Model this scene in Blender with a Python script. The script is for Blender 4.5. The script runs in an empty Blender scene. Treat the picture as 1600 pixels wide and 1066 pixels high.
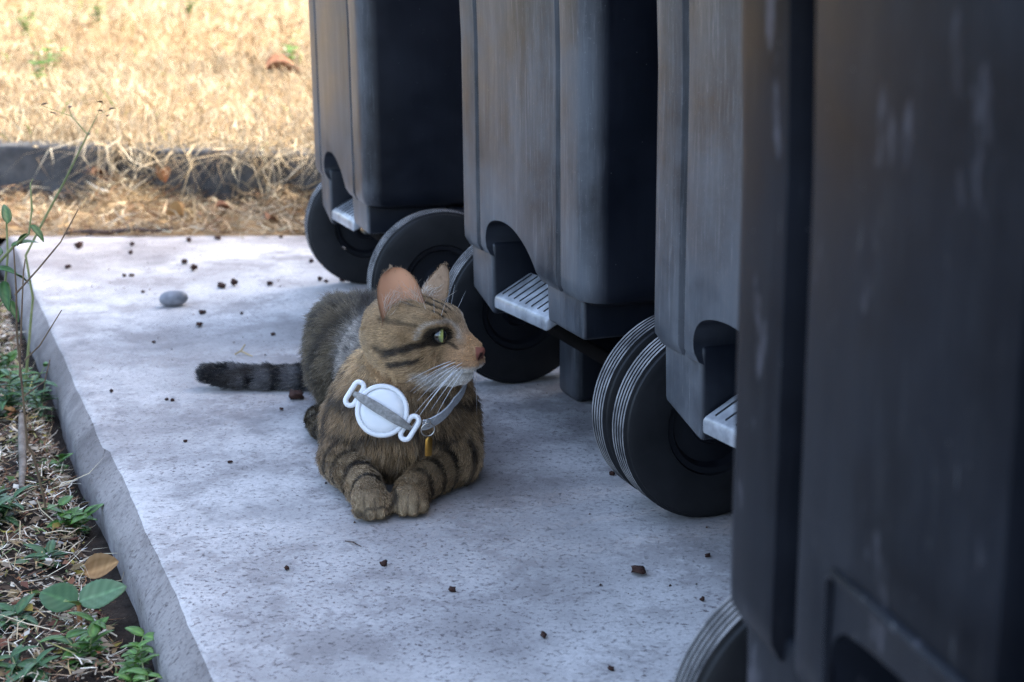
import bpy, bmesh, math, random
import numpy as np
from mathutils import Vector, Matrix, Euler
random.seed(7); rng = np.random.default_rng(11)
R = math.radians
SC = bpy.context.scene
COL = SC.collection

# ------------------------------------------------------------------ camera, sky, sun, exposure
CAM_H = 0.556; F_PX = 2400.0; PITCH = 14.552
cam = bpy.data.cameras.new('camera'); cam_o = bpy.data.objects.new('camera', cam); COL.objects.link(cam_o)
cam.sensor_fit = 'HORIZONTAL'; cam.sensor_width = 36.0; cam.lens = F_PX / 1600.0 * 36.0
cam.clip_start = 0.02; cam.clip_end = 600.0
cam_o.location = (0, 0, CAM_H); cam_o.rotation_euler = (R(90 - PITCH), 0, 0)
cam.dof.use_dof = True; cam.dof.focus_distance = 1.53; cam.dof.aperture_fstop = 8.0
SC.camera = cam_o

SUN_EL = 40.0; SUN_DIR = Vector((0.972, 0.235, 0.0)).normalized()      # horizontal direction towards the sun
world = bpy.data.worlds.new('World'); SC.world = world; world.use_nodes = True
wn = world.node_tree.nodes; wl = world.node_tree.links
sky = wn.new('ShaderNodeTexSky'); sky.sky_type = 'NISHITA'; sky.sun_disc = False
sky.sun_elevation = R(SUN_EL); sky.sun_rotation = math.atan2(SUN_DIR.x, SUN_DIR.y)
sky.air_density = 1.0; sky.dust_density = 5.0; sky.ozone_density = 0.6
wn['Background'].inputs['Strength'].default_value = 0.15
wl.new(sky.outputs[0], wn['Background'].inputs[0])
sun = bpy.data.lights.new('sun', 'SUN'); sun_o = bpy.data.objects.new('sun', sun); COL.objects.link(sun_o)
sun.energy = 2.0; sun.angle = R(0.53); sun.color = (1.0, 0.93, 0.80)
_d = Vector((SUN_DIR.x * math.cos(R(SUN_EL)), SUN_DIR.y * math.cos(R(SUN_EL)), math.sin(R(SUN_EL))))
sun_o.rotation_euler = (-_d).to_track_quat('-Z', 'Y').to_euler(); sun_o.location = _d * 20
SC.view_settings.view_transform = 'Standard'; SC.view_settings.look = 'None'
SC.view_settings.exposure = 2.68; SC.view_settings.gamma = 1.0; SC.view_settings.use_curve_mapping = False
SC.cycles.max_bounces = 8; SC.cycles.use_denoising = True; SC.cycles.denoising_prefilter = 'NONE'

# ------------------------------------------------------------------ helpers
def tag(o, label=None, cat=None, group=None, kind=None):
    if label: o['label'] = label
    if cat: o['category'] = cat
    if group: o['group'] = group
    if kind: o['kind'] = kind
    return o
def empty(name, loc=(0, 0, 0), rz=0):
    o = bpy.data.objects.new(name, None); COL.objects.link(o)
    o.location = loc; o.rotation_euler = (0, 0, rz); o.empty_display_size = 0.05
    return o
def link(name, me, mat=None, parent=None, loc=None):
    o = bpy.data.objects.new(name, me); COL.objects.link(o)
    if mat and not me.materials: me.materials.append(mat)
    if parent: o.parent = parent
    if loc is not None: o.location = loc
    return o
def smooth(me, ang=35):
    me.polygons.foreach_set('use_smooth', [True] * len(me.polygons))
    if ang: me.set_sharp_from_angle(angle=R(ang))
def from_bm(name, bm, ang=35):
    me = bpy.data.meshes.new(name); bmesh.ops.recalc_face_normals(bm, faces=bm.faces); bm.to_mesh(me); bm.free()
    smooth(me, ang); return me
def np_mesh(name, verts, faces, cols=None, sm=True):
    """verts (N,3); faces: list of int arrays (M,k) (k 3 or 4)."""
    me = bpy.data.meshes.new(name)
    verts = np.asarray(verts, np.float32); me.vertices.add(len(verts)); me.vertices.foreach_set('co', verts.ravel())
    fl = [np.asarray(f, np.int32) for f in faces if len(f)]
    tot = np.concatenate([np.full(len(f), f.shape[1], np.int32) for f in fl]); idx = np.concatenate([f.ravel() for f in fl])
    me.loops.add(len(idx)); me.loops.foreach_set('vertex_index', idx)
    me.polygons.add(len(tot)); me.polygons.foreach_set('loop_start', np.concatenate([[0], np.cumsum(tot)[:-1]]).astype(np.int32))
    me.polygons.foreach_set('loop_total', tot) if hasattr(me.polygons[0], 'loop_total') and False else None
    if sm: me.polygons.foreach_set('use_smooth', np.ones(len(tot), bool))
    me.update(calc_edges=True)
    if cols is not None:
        a = me.color_attributes.new('Col', 'FLOAT_COLOR', 'POINT')
        c = np.ones((len(verts), 4), np.float32); c[:, :3] = cols; a.data.foreach_set('color', c.ravel())
    me.validate()
    return me
def box_bm(bm, x0, x1, y0, y1, z0, z1, bev=0.0, seg=2):
    r = bmesh.ops.create_cube(bm, size=1.0)
    for v in r['verts']:
        v.co = Vector((x0 if v.co.x < 0 else x1, y0 if v.co.y < 0 else y1, z0 if v.co.z < 0 else z1))
    if bev:
        es = list({e for v in r['verts'] for e in v.link_edges})
        bmesh.ops.bevel(bm, geom=es, offset=bev, segments=seg, affect='EDGES', profile=0.5)
def tube_bm(bm, pts, rad, n=8, cap=True):
    pts = [Vector(p) for p in pts]; rad = rad if hasattr(rad, '__len__') else [rad] * len(pts)
    rings = []; t0 = None
    for i, p in enumerate(pts):
        t = (pts[min(i + 1, len(pts) - 1)] - pts[max(i - 1, 0)]).normalized()
        if t0 is None:
            a = t.orthogonal().normalized()
        else:
            a = (a - t * a.dot(t)).normalized()
        b = t.cross(a); t0 = t
        rings.append([bm.verts.new(p + (a * math.cos(2 * math.pi * k / n) + b * math.sin(2 * math.pi * k / n)) * rad[i]) for k in range(n)])
    for r0, r1 in zip(rings, rings[1:]):
        for k in range(n): bm.faces.new((r0[k], r0[(k + 1) % n], r1[(k + 1) % n], r1[k]))
    if cap:
        bm.faces.new(rings[0][::-1]); bm.faces.new(rings[-1])
def lathe_x_bm(bm, prof, n=56, close=True):
    """profile of (x, r) revolved round the x axis; returns rings."""
    rings = []
    for x, r in prof:
        rings.append([bm.verts.new((x, r * math.cos(2 * math.pi * k / n), r * math.sin(2 * math.pi * k / n))) for k in range(n)])
    fs = []
    m = len(rings)
    for i in range(m if close else m - 1):
        r0, r1 = rings[i], rings[(i + 1) % m]
        for k in range(n): fs.append((i, bm.faces.new((r0[k], r0[(k + 1) % n], r1[(k + 1) % n], r1[k]))))
    return fs

# ------------------------------------------------------------------ materials
class N:
    def __init__(s, name, rough=0.6, spec=0.5):
        s.m = bpy.data.materials.new(name); s.m.use_nodes = True
        s.t = s.m.node_tree; s.b = s.t.nodes['Principled BSDF']
        s.b.inputs['Roughness'].default_value = rough; s.b.inputs['Specular IOR Level'].default_value = spec
    def n(s, typ, **kw):
        nd = s.t.nodes.new('ShaderNode' + typ)
        for k, v in kw.items():
            if hasattr(nd, k): setattr(nd, k, v)
            else: nd.inputs[k.replace('_', ' ')].default_value = v
        return nd
    def l(s, a, b): s.t.links.new(a, b)
    def coords(s, scale=(1, 1, 1), kind='Object'):
        c = s.n('TexCoord'); mp = s.n('Mapping'); mp.inputs['Scale'].default_value = scale
        oi = s.n('ObjectInfo'); ad = s.n('VectorMath', operation='MULTIPLY_ADD')
        s.l(c.outputs[kind], mp.inputs['Vector'])
        cb = s.n('CombineXYZ')
        for i in range(3): s.l(oi.outputs['Random'], cb.inputs[i])
        ad.inputs[1].default_value = (37.0, 23.0, 51.0)
        s.l(cb.outputs[0], ad.inputs[0]); s.l(mp.outputs[0], ad.inputs[2])
        return ad.outputs[0]
    def noise(s, vec, scale, detail=4, rough=0.6):
        nd = s.n('TexNoise'); nd.inputs['Scale'].default_value = scale; nd.inputs['Detail'].default_value = detail
        nd.inputs['Roughness'].default_value = rough; s.l(vec, nd.inputs['Vector']); return nd.outputs['Fac']
    def ramp(s, fac, stops):
        r = s.n('ValToRGB'); e = r.color_ramp.elements
        while len(e) < len(stops): e.new(0.5)
        for el, (p, c) in zip(e, stops):
            el.position = p; el.color = (*c, 1) if hasattr(c, '__len__') else (c, c, c, 1)
        s.l(fac, r.inputs[0]); return r.outputs[0]
    def mix(s, fac, a, b, mode='MIX'):
        m = s.n('Mix', data_type='RGBA', blend_type=mode)
        for sock, v in ((m.inputs[0], fac), (m.inputs[6], a), (m.inputs[7], b)):
            if hasattr(v, 'links') or hasattr(v, 'is_linked'): s.l(v, sock)
            elif hasattr(v, '__len__'): sock.default_value = (*v, 1)
            else: sock.default_value = v
        return m.outputs[2]
    def bump(s, h, strength=0.3, dist=0.002):
        b = s.n('Bump'); b.inputs['Strength'].default_value = strength; b.inputs['Distance'].default_value = dist
        s.l(h, b.inputs['Height']); s.l(b.outputs[0], s.b.inputs['Normal'])
    def base(s, c):
        if hasattr(c, '__len__'): s.b.inputs['Base Color'].default_value = (*c, 1)
        else: s.l(c, s.b.inputs['Base Color'])
        return s
    def vcol(s):
        a = s.n('Attribute'); a.attribute_name = 'Col'; return a.outputs['Color']

def mat_vary(name, c0, c1, scale=30, rough=0.7, spec=0.4, bump=0.3, bd=0.002, detail=4, stretch=(1, 1, 1)):
    k = N(name, rough, spec); v = k.coords(stretch)
    f = k.noise(v, scale, detail); k.base(k.ramp(f, [(0.3, c0), (0.7, c1)]))
    if bump: k.bump(k.noise(v, scale * 3, 5), bump, bd)
    return k.m
def mat_attr(name, rough=0.7, spec=0.3, trans=0.0):
    k = N(name, rough, spec); k.base(k.vcol())
    if trans:
        t = k.n('BsdfTranslucent'); k.l(k.vcol(), t.inputs[0]); mx = k.n('MixShader'); mx.inputs[0].default_value = trans
        k.l(k.b.outputs[0], mx.inputs[1]); k.l(t.outputs[0], mx.inputs[2]); k.l(mx.outputs[0], k.t.nodes['Material Output'].inputs[0])
    return k.m

def make_concrete(name='concrete', tone=1.0):
    k = N(name, 0.85, 0.3); v = k.coords()
    big = k.noise(v, 3.1, 5, 0.62); mid = k.noise(v, 14, 6, 0.7); fine = k.noise(v, 260, 4, 0.7)
    c = k.ramp(big, [(0.36, (0.31, 0.288, 0.28)), (0.47, (0.44, 0.417, 0.405)), (0.58, (0.585, 0.558, 0.540))])
    msk2 = k.ramp(k.noise(v, 2.3, 3, 0.55), [(0.42, 0.05), (0.60, 1.0)])
    def lim2(x):
        m = k.n('Math', operation='MULTIPLY'); k.l(x, m.inputs[0]); k.l(msk2, m.inputs[1]); return m.outputs[0]
    c = k.mix(lim2(k.ramp(mid, [(0.44, 0.0), (0.62, 0.75)])), c, (0.22, 0.205, 0.205))
    vs = k.n('Mapping'); vs.inputs['Scale'].default_value = (1.0, 1.25, 1.0); vs.inputs['Rotation'].default_value = (0, 0, R(12)); k.l(v, vs.inputs[0])
    pit = k.noise(vs.outputs[0], 170, 5, 0.8); msk = k.ramp(k.noise(v, 5.5, 4, 0.6), [(0.38, 0.15), (0.62, 1.0)])
    def lim(x):
        m = k.n('Math', operation='MULTIPLY'); k.l(x, m.inputs[0]); k.l(msk, m.inputs[1]); return m.outputs[0]
    c = k.mix(lim(k.ramp(pit, [(0.53, 0.0), (0.64, 0.80)])), c, (0.13, 0.095, 0.105))
    pit2 = k.noise(vs.outputs[0], 46, 3, 0.8)
    c = k.mix(lim(k.ramp(pit2, [(0.58, 0.0), (0.72, 0.5)])), c, (0.17, 0.145, 0.145))
    c = k.mix(k.ramp(fine, [(0.3, 0.35), (0.55, 0.0)]), c, (0.2, 0.19, 0.19))
    stn = k.noise(v, 8.5, 7, 0.72)
    c = k.mix(k.ramp(stn, [(0.53, 0.0), (0.58, 0.42)]), c, (0.21, 0.185, 0.18))
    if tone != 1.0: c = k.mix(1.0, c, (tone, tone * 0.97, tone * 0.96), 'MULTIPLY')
    k.base(c)
    hm = k.mix(0.5, k.noise(v, 90, 5, 0.7), k.ramp(pit, [(0.58, 1.0), (0.7, 0.0)]))
    k.bump(hm, 0.8, 0.0022)
    return k.m
def make_plastic(name, dust_sheen=0.5, base=(0.0035, 0.0050, 0.0095), smudge=False):
    k = N(name, 0.42, 0.09 if smudge else 0.46); v = k.coords()
    st = k.n('Mapping'); st.inputs['Scale'].default_value = (1, 1, 0.09); k.l(v, st.inputs[0])
    streak = k.noise(st.outputs[0], 55, 5, 0.7); blot = k.noise(v, 7, 5, 0.65); fine = k.noise(v, 420, 3, 0.6)
    c = k.ramp(blot, [(0.35, base), (0.65, tuple(x * 1.9 for x in base))])
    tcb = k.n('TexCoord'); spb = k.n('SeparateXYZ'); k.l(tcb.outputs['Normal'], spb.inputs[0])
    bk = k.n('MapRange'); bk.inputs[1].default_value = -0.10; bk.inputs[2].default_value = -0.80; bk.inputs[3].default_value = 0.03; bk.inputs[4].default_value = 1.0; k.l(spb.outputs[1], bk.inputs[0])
    def back(x):                                  # back face only: scuffs, dusty marks and reflected sheen put into colour
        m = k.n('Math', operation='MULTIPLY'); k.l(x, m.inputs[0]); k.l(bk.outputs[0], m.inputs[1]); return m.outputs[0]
    c = k.mix(back(k.ramp(streak, [(0.46, 0.0), (0.72, dust_sheen * 0.7)])), c, (0.20, 0.205, 0.215))
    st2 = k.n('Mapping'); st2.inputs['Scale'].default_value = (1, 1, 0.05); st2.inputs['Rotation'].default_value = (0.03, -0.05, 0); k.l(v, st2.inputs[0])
    c = k.mix(back(k.ramp(k.noise(st2.outputs[0], 260, 6, 0.75), [(0.55, 0.0), (0.68, dust_sheen * 0.9)])), c, (0.27, 0.275, 0.285))
    c = k.mix(back(k.ramp(k.noise(v, 330, 4, 0.8), [(0.62, 0.0), (0.70, dust_sheen * 0.9)])), c, (0.30, 0.30, 0.31))
    # greyer toward the bottom: dusty film plus slab reflection put into colour
    tc = k.n('TexCoord'); sp = k.n('SeparateXYZ'); k.l(tc.outputs['Object'], sp.inputs[0])
    low = k.n('MapRange'); low.inputs[1].default_value = 0.62; low.inputs[2].default_value = 0.16; low.inputs[3].default_value = 0.55; low.inputs[4].default_value = 1.0
    k.l(sp.outputs[2], low.inputs[0])
    mul = k.n('Math', operation='MULTIPLY'); k.l(low.outputs[0], mul.inputs[0]); k.l(k.ramp(blot, [(0.36, dust_sheen * 0.35), (0.60, dust_sheen * 1.3)]), mul.inputs[1])
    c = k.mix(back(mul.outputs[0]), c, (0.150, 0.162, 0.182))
    sc = k.n('Mapping'); sc.inputs['Scale'].default_value = (1, 1, 0.12); sc.inputs['Rotation'].default_value = (0.25, 0.18, 0); k.l(v, sc.inputs[0])
    scr = k.noise(sc.outputs[0], 180, 2, 0.8)
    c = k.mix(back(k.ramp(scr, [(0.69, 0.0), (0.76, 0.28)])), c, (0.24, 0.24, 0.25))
    spk = k.n('TexVoronoi'); spk.inputs['Scale'].default_value = 75; k.l(v, spk.inputs['Vector'])
    c = k.mix(k.ramp(spk.outputs['Distance'], [(0.030, 0.35), (0.055, 0.0)]), c, (0.25, 0.25, 0.25))
    if smudge:
        s2 = k.n('Mapping'); s2.inputs['Scale'].default_value = (1, 1, 0.34); s2.inputs['Rotation'].default_value = (0.1, 0.0, 0); k.l(v, s2.inputs[0])
        sm = k.noise(s2.outputs[0], 34, 4, 0.6)
        c = k.mix(k.ramp(sm, [(0.60, 0.0), (0.67, 0.9)]), c, (0.075, 0.073, 0.085))
    k.base(c)
    k.l(k.ramp(blot, [(0.3, 0.30), (0.7, 0.50)]), k.b.inputs['Roughness'])
    k.bump(k.mix(0.6, fine, k.noise(v, 30, 4)), 0.22, 0.001)
    return k.m
M = {}
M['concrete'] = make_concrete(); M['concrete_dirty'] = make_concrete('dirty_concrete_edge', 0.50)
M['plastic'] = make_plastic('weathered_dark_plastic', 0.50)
M['plastic_near'] = make_plastic('scuffed_dark_plastic', 0.05, (0.0045, 0.0055, 0.0085), True)
M['plate'] = mat_vary('sky_sheen_step_plastic', (0.16, 0.165, 0.18), (0.52, 0.53, 0.56), 38, 0.28, 0.5, 0.2, 0.001)  # step plastic paled: sky reflection put into its colour
M['rubber'] = mat_vary('black_rubber', (0.005, 0.0055, 0.007), (0.014, 0.0145, 0.017), 30, 0.55, 0.4, 0.2, 0.001)
M['tread'] = mat_vary('dusty_tread_rubber', (0.05, 0.05, 0.055), (0.36, 0.35, 0.35), 34, 0.8, 0.3, 0.3, 0.001)
M['rim'] = mat_vary('wheel_plastic', (0.005, 0.006, 0.010), (0.010, 0.011, 0.015), 20, 0.4, 0.5, 0.05)
M['steel'] = mat_vary('axle_steel', (0.004, 0.003, 0.003), (0.012, 0.009, 0.008), 40, 0.9, 0.1, 0.2)
M['metal'] = mat_vary('ring_metal', (0.45, 0.42, 0.38), (0.62, 0.60, 0.56), 60, 0.3, 0.5, 0.0); M['metal'].node_tree.nodes['Principled BSDF'].inputs['Metallic'].default_value = 1.0
M['brass'] = mat_vary('brass', (0.28, 0.14, 0.03), (0.42, 0.24, 0.06), 60, 0.35, 0.5, 0.0); M['brass'].node_tree.nodes['Principled BSDF'].inputs['Metallic'].default_value = 1.0
M['white'] = mat_vary('white_plastic', (0.74, 0.75, 0.76), (0.82, 0.82, 0.83), 30, 0.35, 0.5, 0.0)
M['webbing'] = mat_vary('grey_webbing', (0.17, 0.16, 0.15), (0.36, 0.35, 0.33), 260, 0.85, 0.2, 0.5, 0.0006)
M['kerb'] = mat_vary('old_kerb_stone', (0.035, 0.037, 0.042), (0.13, 0.13, 0.13), 16, 0.9, 0.2, 0.6, 0.004, 6)
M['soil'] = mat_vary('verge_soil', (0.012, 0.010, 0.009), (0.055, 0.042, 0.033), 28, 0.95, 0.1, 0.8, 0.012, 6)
M['thatch'] = mat_vary('dry_lawn_thatch', (0.17, 0.115, 0.06), (0.36, 0.26, 0.15), 22, 0.95, 0.1, 0.8, 0.01, 6)
M['render_wall'] = mat_vary('wall_render', (0.13, 0.115, 0.10), (0.19, 0.17, 0.15), 5, 0.9, 0.2, 0.4, 0.004)
M['blade'] = mat_attr('grass_blade', 0.65, 0.3, 0.25)
M['litter'] = mat_attr('litter_bits', 0.75, 0.25, 0.0)
M['leaf_green'] = mat_attr('green_leaf', 0.42, 0.45, 0.22)
M['stem'] = mat_vary('weed_stem', (0.10, 0.06, 0.045), (0.20, 0.15, 0.09), 60, 0.7, 0.3, 0.2)
M['stem_green'] = mat_vary('green_stem', (0.16, 0.20, 0.07), (0.30, 0.32, 0.15), 40, 0.6, 0.3, 0.2)
M['twig'] = mat_vary('twig_bark', (0.04, 0.026, 0.022), (0.11, 0.08, 0.07), 90, 0.85, 0.2, 0.6, 0.002)
M['stick'] = mat_vary('bleached_stick', (0.09, 0.07, 0.055), (0.24, 0.21, 0.18), 60, 0.85, 0.2, 0.6, 0.002)
M['clod'] = mat_vary('dark_clod', (0.018, 0.008, 0.006), (0.075, 0.032, 0.022), 300, 0.8, 0.3, 0.6, 0.001)
M['pebble'] = mat_vary('river_pebble', (0.12, 0.125, 0.14), (0.25, 0.255, 0.28), 70, 0.6, 0.4, 0.2, 0.001)

# ------------------------------------------------------------------ ribbons (grass, straw, litter)
def ribbons(base, mid, tip, width, cols, w_tip=0.15, up=None):
    """one folded tapering strip per row: 5 verts, a quad and a triangle"""
    base, mid, tip = (np.asarray(a, np.float64) for a in (base, mid, tip)); n = len(base)
    t = tip - base; sd = np.cross(t, rng.normal(size=(n, 3)) * 0.5 + np.array([0, 0, 1.0]) if up is None else up)
    sd /= np.maximum(np.linalg.norm(sd, axis=1, keepdims=True), 1e-9); w = np.asarray(width).reshape(-1, 1) * 0.5
    V = np.stack([base - sd * w, base + sd * w, mid + sd * w * 0.85, mid - sd * w * 0.85, tip], 1).reshape(-1, 3)
    o = np.arange(n)[:, None] * 5
    return V, [o + np.array([[0, 1, 2, 3]]), o + np.array([[3, 2, 4]])], np.repeat(cols, 5, 0)
def straw_cols(n, pal, jitter=0.18):
    pal = np.asarray(pal); c = pal[rng.integers(0, len(pal), n)] * (1 + jitter * rng.normal(size=(n, 1)))
    return np.clip(c, 0.005, 0.9)
STRAW = [(0.58, 0.46, 0.29), (0.66, 0.55, 0.38), (0.50, 0.38, 0.22), (0.76, 0.67, 0.50), (0.40, 0.28, 0.16), (0.64, 0.52, 0.35)]
LITTER = [(0.40, 0.34, 0.26), (0.30, 0.24, 0.17), (0.52, 0.47, 0.38), (0.20, 0.14, 0.09), (0.16, 0.09, 0.05), (0.58, 0.54, 0.46), (0.26, 0.20, 0.14), (0.34, 0.25, 0.13)]

# ------------------------------------------------------------------ the setting
ROW = Vector((0.370, -0.929, 0)); ROWN = Vector((-0.929, -0.370, 0))     # along the slab edge / out to its left
EDGE0 = Vector((-0.231, 1.09, 0))
def hnoise(x, y, s=1.0):
    return (np.sin(x * 3.1 * s + 1.3) * np.cos(y * 2.7 * s + 0.4) + 0.5 * np.sin(x * 7.3 * s + y * 5.1 * s) + 0.3 * np.cos(x * 15.1 * s - y * 13.0 * s))
def grid_mesh(name, xs, ys, zf):
    X, Y = np.meshgrid(xs, ys); Z = zf(X, Y); nx = len(xs); ny = len(ys)
    i = np.arange((ny - 1) * nx).reshape(ny - 1, nx)[:, :-1].ravel()
    return np_mesh(name, np.stack([X, Y, Z], -1).reshape(-1, 3), [np.stack([i, i + 1, i + nx + 1, i + nx], 1)])
def span(a, b, near, n):       # finer spacing close to the camera
    return np.concatenate(near if isinstance(near, list) else [np.linspace(a, b, n)])
gx = np.unique(np.concatenate([np.linspace(-160, -6, 20), np.linspace(-6, 4, 160), np.linspace(4, 160, 20)]))
gy = np.unique(np.concatenate([np.linspace(-120, -3, 16), np.linspace(-3, 3.5, 120), np.linspace(3.5, 200, 30)]))
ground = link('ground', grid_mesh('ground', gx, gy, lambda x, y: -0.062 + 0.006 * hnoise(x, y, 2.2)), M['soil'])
tag(ground, 'bare soil of the verge beside the concrete slab', 'soil', kind='structure')

M['asphalt'] = mat_vary('asphalt', (0.030, 0.031, 0.034), (0.062, 0.063, 0.066), 60, 0.9, 0.3, 0.6, 0.004, 6)  # unseen dark ground, added so the bin backs reflect a neutral grey
_a = [EDGE0 - ROW * s + ROWN * t for s, t in ((-9.0, 0.72), (2.3, 0.72), (2.3, 14.0), (-9.0, 14.0))]
refl_sheet = link('reflect_sheet', np_mesh('reflect_sheet', [(p.x, p.y, -0.040) for p in _a], [np.array([[0, 1, 2, 3]])], sm=False), M['asphalt'])
tag(refl_sheet, 'unseen dark ground sheet added left of the verge for the bins to reflect', 'reflect_sheet', kind='structure')
KX0, KY0 = -1.133, 3.399; KD = Vector((0.979, -0.2015, 0)).normalized(); KN = Vector((KD.y, -KD.x, 0))   # kerb front line, normal to the camera side
def kerb_y(x): return KY0 + (x - KX0) * KD.y / KD.x
LAWN_SLOPE = 0.05
def lawn_z(x, y):
    d = np.clip(y - kerb_y(x), 0, None)
    return 0.118 + LAWN_SLOPE * np.minimum(d, 30) + 0.010 * hnoise(x, y, 1.7) * np.clip(d * 3, 0, 1)
def lawn_sheet():
    xs = np.unique(np.concatenate([np.linspace(-90, -7, 16), np.linspace(-7, 4, 130), np.linspace(4, 90, 16)]))
    ds = np.unique(np.concatenate([np.linspace(0.10, 8, 110), np.linspace(8, 150, 40)]))
    X, D = np.meshgrid(xs, ds); Y = kerb_y(X) + D; Z = lawn_z(X, Y); nx = len(xs)
    i = np.arange((len(ds) - 1) * nx).reshape(-1, nx)[:, :-1].ravel()
    return np_mesh('lawn', np.stack([X, Y, Z], -1).reshape(-1, 3), [np.stack([i, i + 1, i + nx + 1, i + nx], 1)])
lawn = link('lawn', lawn_sheet(), M['thatch'])
tag(lawn, 'sun-bleached dry lawn rising behind the kerb', 'lawn', kind='structure')

# concrete slab: top sheet, chamfered left edge with a worn arris, vertical face
def slab_mesh():
    ss = np.concatenate([np.linspace(-2.15, -1.0, 24), np.linspace(-0.99, 3.2, 240)])    # metres along ROW from EDGE0 (negative = far)
    ss = -ss[::-1]; s_far = 2.0
    rows = []
    BACK = 2.962
    for s in ss:
        if EDGE0.y + s * 0.929 > BACK: break
        p = EDGE0 - ROW * s
        wob = 0.0007 * math.sin(s * 23) + 0.0004 * math.sin(s * 57 + 1) + 0.0003 * math.sin(s * 131)
        jog = 0.006 if s > 0.62 else 0.0
        wch = 0.019 + 0.003 * math.sin(s * 9 + 2) + (0.004 if s <= 0.62 else 0.0)
        a = p + ROWN * (wob + jog - 0.002); row = []
        right = 1.9
        for t in (right, 0.6, 0.12, 0.02): row.append(Vector((a.x + t, a.y, 0)))
        row += [a + ROWN * -0.004 + Vector((0, 0, -0.0004)), a + ROWN * 0.002 + Vector((0, 0, -0.0022)),
                a + ROWN * wch + Vector((0, 0, -0.023 + wob)), a + ROWN * (wch + 0.004) + Vector((0, 0, -0.029)),
                a + ROWN * (wch + 0.006) + Vector((0, 0, -0.10))]
        rows.append(row)
    k = len(rows[0])
    last = rows[-1]; yb = BACK
    # square the far end on the back edge and close it with a face down into the soil
    fr = []
    for i, v in enumerate(last): fr.append(Vector((v.x - (yb - v.y) * 0.398 * (1 if i > 3 else 0), yb, v.z)))
    rows.append(fr); rows.append([Vector((v.x, v.y + 0.006, v.z - 0.008)) for v in fr]); rows.append([Vector((v.x, v.y + 0.008, -0.11)) for v in fr])
    V = np.array([[list(v) for v in r] for r in rows]).reshape(-1, 3); n = len(rows)
    i = np.arange((n - 1) * k).reshape(n - 1, k)[:, :-1].ravel()
    return np_mesh('concrete_slab', V, [np.stack([i, i + k, i + k + 1, i + 1], 1)], sm=False)
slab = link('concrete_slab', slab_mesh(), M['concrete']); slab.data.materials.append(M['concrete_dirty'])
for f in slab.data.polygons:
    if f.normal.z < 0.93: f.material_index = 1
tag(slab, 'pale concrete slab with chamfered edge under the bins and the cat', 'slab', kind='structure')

# kerb, one stone each
kerb = empty('kerb', (KX0, KY0, 0), math.atan2(KD.y, KD.x)); tag(kerb, 'low dark stone kerb along the front of the dry lawn', 'kerb')
def kerb_stone(length, seed):
    bm = bmesh.new(); box_bm(bm, 0, length, 0.0, 0.105, -0.11, 0.122, 0.012, 3)
    bmesh.ops.subdivide_edges(bm, edges=[e for e in bm.edges if e.calc_length() > 0.1], cuts=9, use_grid_fill=True)
    r = random.Random(seed)
    for v in bm.verts:
        v.co += Vector((0, (r.random() - 0.5) * 0.005, (r.random() - 0.5) * 0.004))
    return from_bm('kerb_stone', bm, 60)
km = [kerb_stone(0.588, s) for s in (3, 5, 8)]
for i, k in enumerate(range(-6, 8)):
    o = link('kerb_stone', km[i % 3], M['kerb'], kerb, (0.275 + k * 0.60, 0.006 * math.sin(k * 2.1), 0.004 * math.sin(k * 3.7)))

# unseen wall, added beyond the bins to shade the slab
wall_e = Vector((0.93, 3.47, 0))
wall = empty('shade_wall', wall_e, math.atan2(ROW.y, ROW.x)); tag(wall, 'unseen rendered wall with coping, added beyond the bins to shade the slab', 'wall')
bm = bmesh.new(); box_bm(bm, 0, 9.0, 0, 0.22, -0.12, 2.2, 0.01); link('wall_panel', from_bm('wall_panel', bm), M['render_wall'], wall)
for k in range(15):
    bm = bmesh.new(); box_bm(bm, -0.03 + k * 0.605, -0.03 + k * 0.605 + 0.6, -0.04, 0.26, 2.202, 2.26, 0.01); link('coping_stone', from_bm('coping_stone', bm), M['concrete'], wall)

# ------------------------------------------------------------------ wheelie bins
def section(w, yb, yf, rc_b, rc_f, gw, gd, gx=0.120):
    pts = []
    def arc(cx, cy, r, a0, a1, n=6):
        for i in range(n + 1):
            a = R(a0 + (a1 - a0) * i / n); pts.append((cx + r * math.cos(a), cy + r * math.sin(a)))
    arc(-w + rc_b, yb + rc_b, rc_b, 180, 270)
    for g in (-gx, gx):
        pts.extend([(g - gw / 2, yb), (g - gw / 2 + 0.004, yb + gd), (g + gw / 2 - 0.004, yb + gd), (g + gw / 2, yb + 0.0)])
    arc(w - rc_b, yb + rc_b, rc_b, 270, 360)
    pts.extend([(w, yb + 0.17), (w - 0.004, yb + 0.18), (w - 0.004, yf - 0.12), (w, yf - 0.11)])
    arc(w - rc_f, yf - rc_f, rc_f, 0, 90)
    arc(-w + rc_f, yf - rc_f, rc_f, 90, 180)
    pts.extend([(-w, yf - 0.11), (-w + 0.004, yf - 0.12), (-w + 0.004, yb + 0.18), (-w, yb + 0.17)])
    return pts
WELL = [(-0.094, 0.06), (-0.094, 0.205), (-0.099, 0.218), (-0.092, 0.236), (-0.070, 0.246), (-0.030, 0.249), (0.004, 0.242), (0.036, 0.228), (0.062, 0.206), (0.070, 0.188), (0.070, 0.06)]
WELL4 = [(-0.050, 0.06), (-0.050, 0.232), (-0.045, 0.246), (-0.030, 0.255), (0.085, 0.256), (0.105, 0.248), (0.113, 0.232), (0.115, 0.06)]
def chaikin(poly, it=2):
    for _ in range(it):
        out = [poly[0]]
        for a, b in zip(poly, poly[1:]): out += [(0.75 * a[0] + 0.25 * b[0], 0.75 * a[1] + 0.25 * b[1]), (0.25 * a[0] + 0.75 * b[0], 0.25 * a[1] + 0.75 * b[1])]
        poly = out + [poly[-1]]
    return poly
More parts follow.
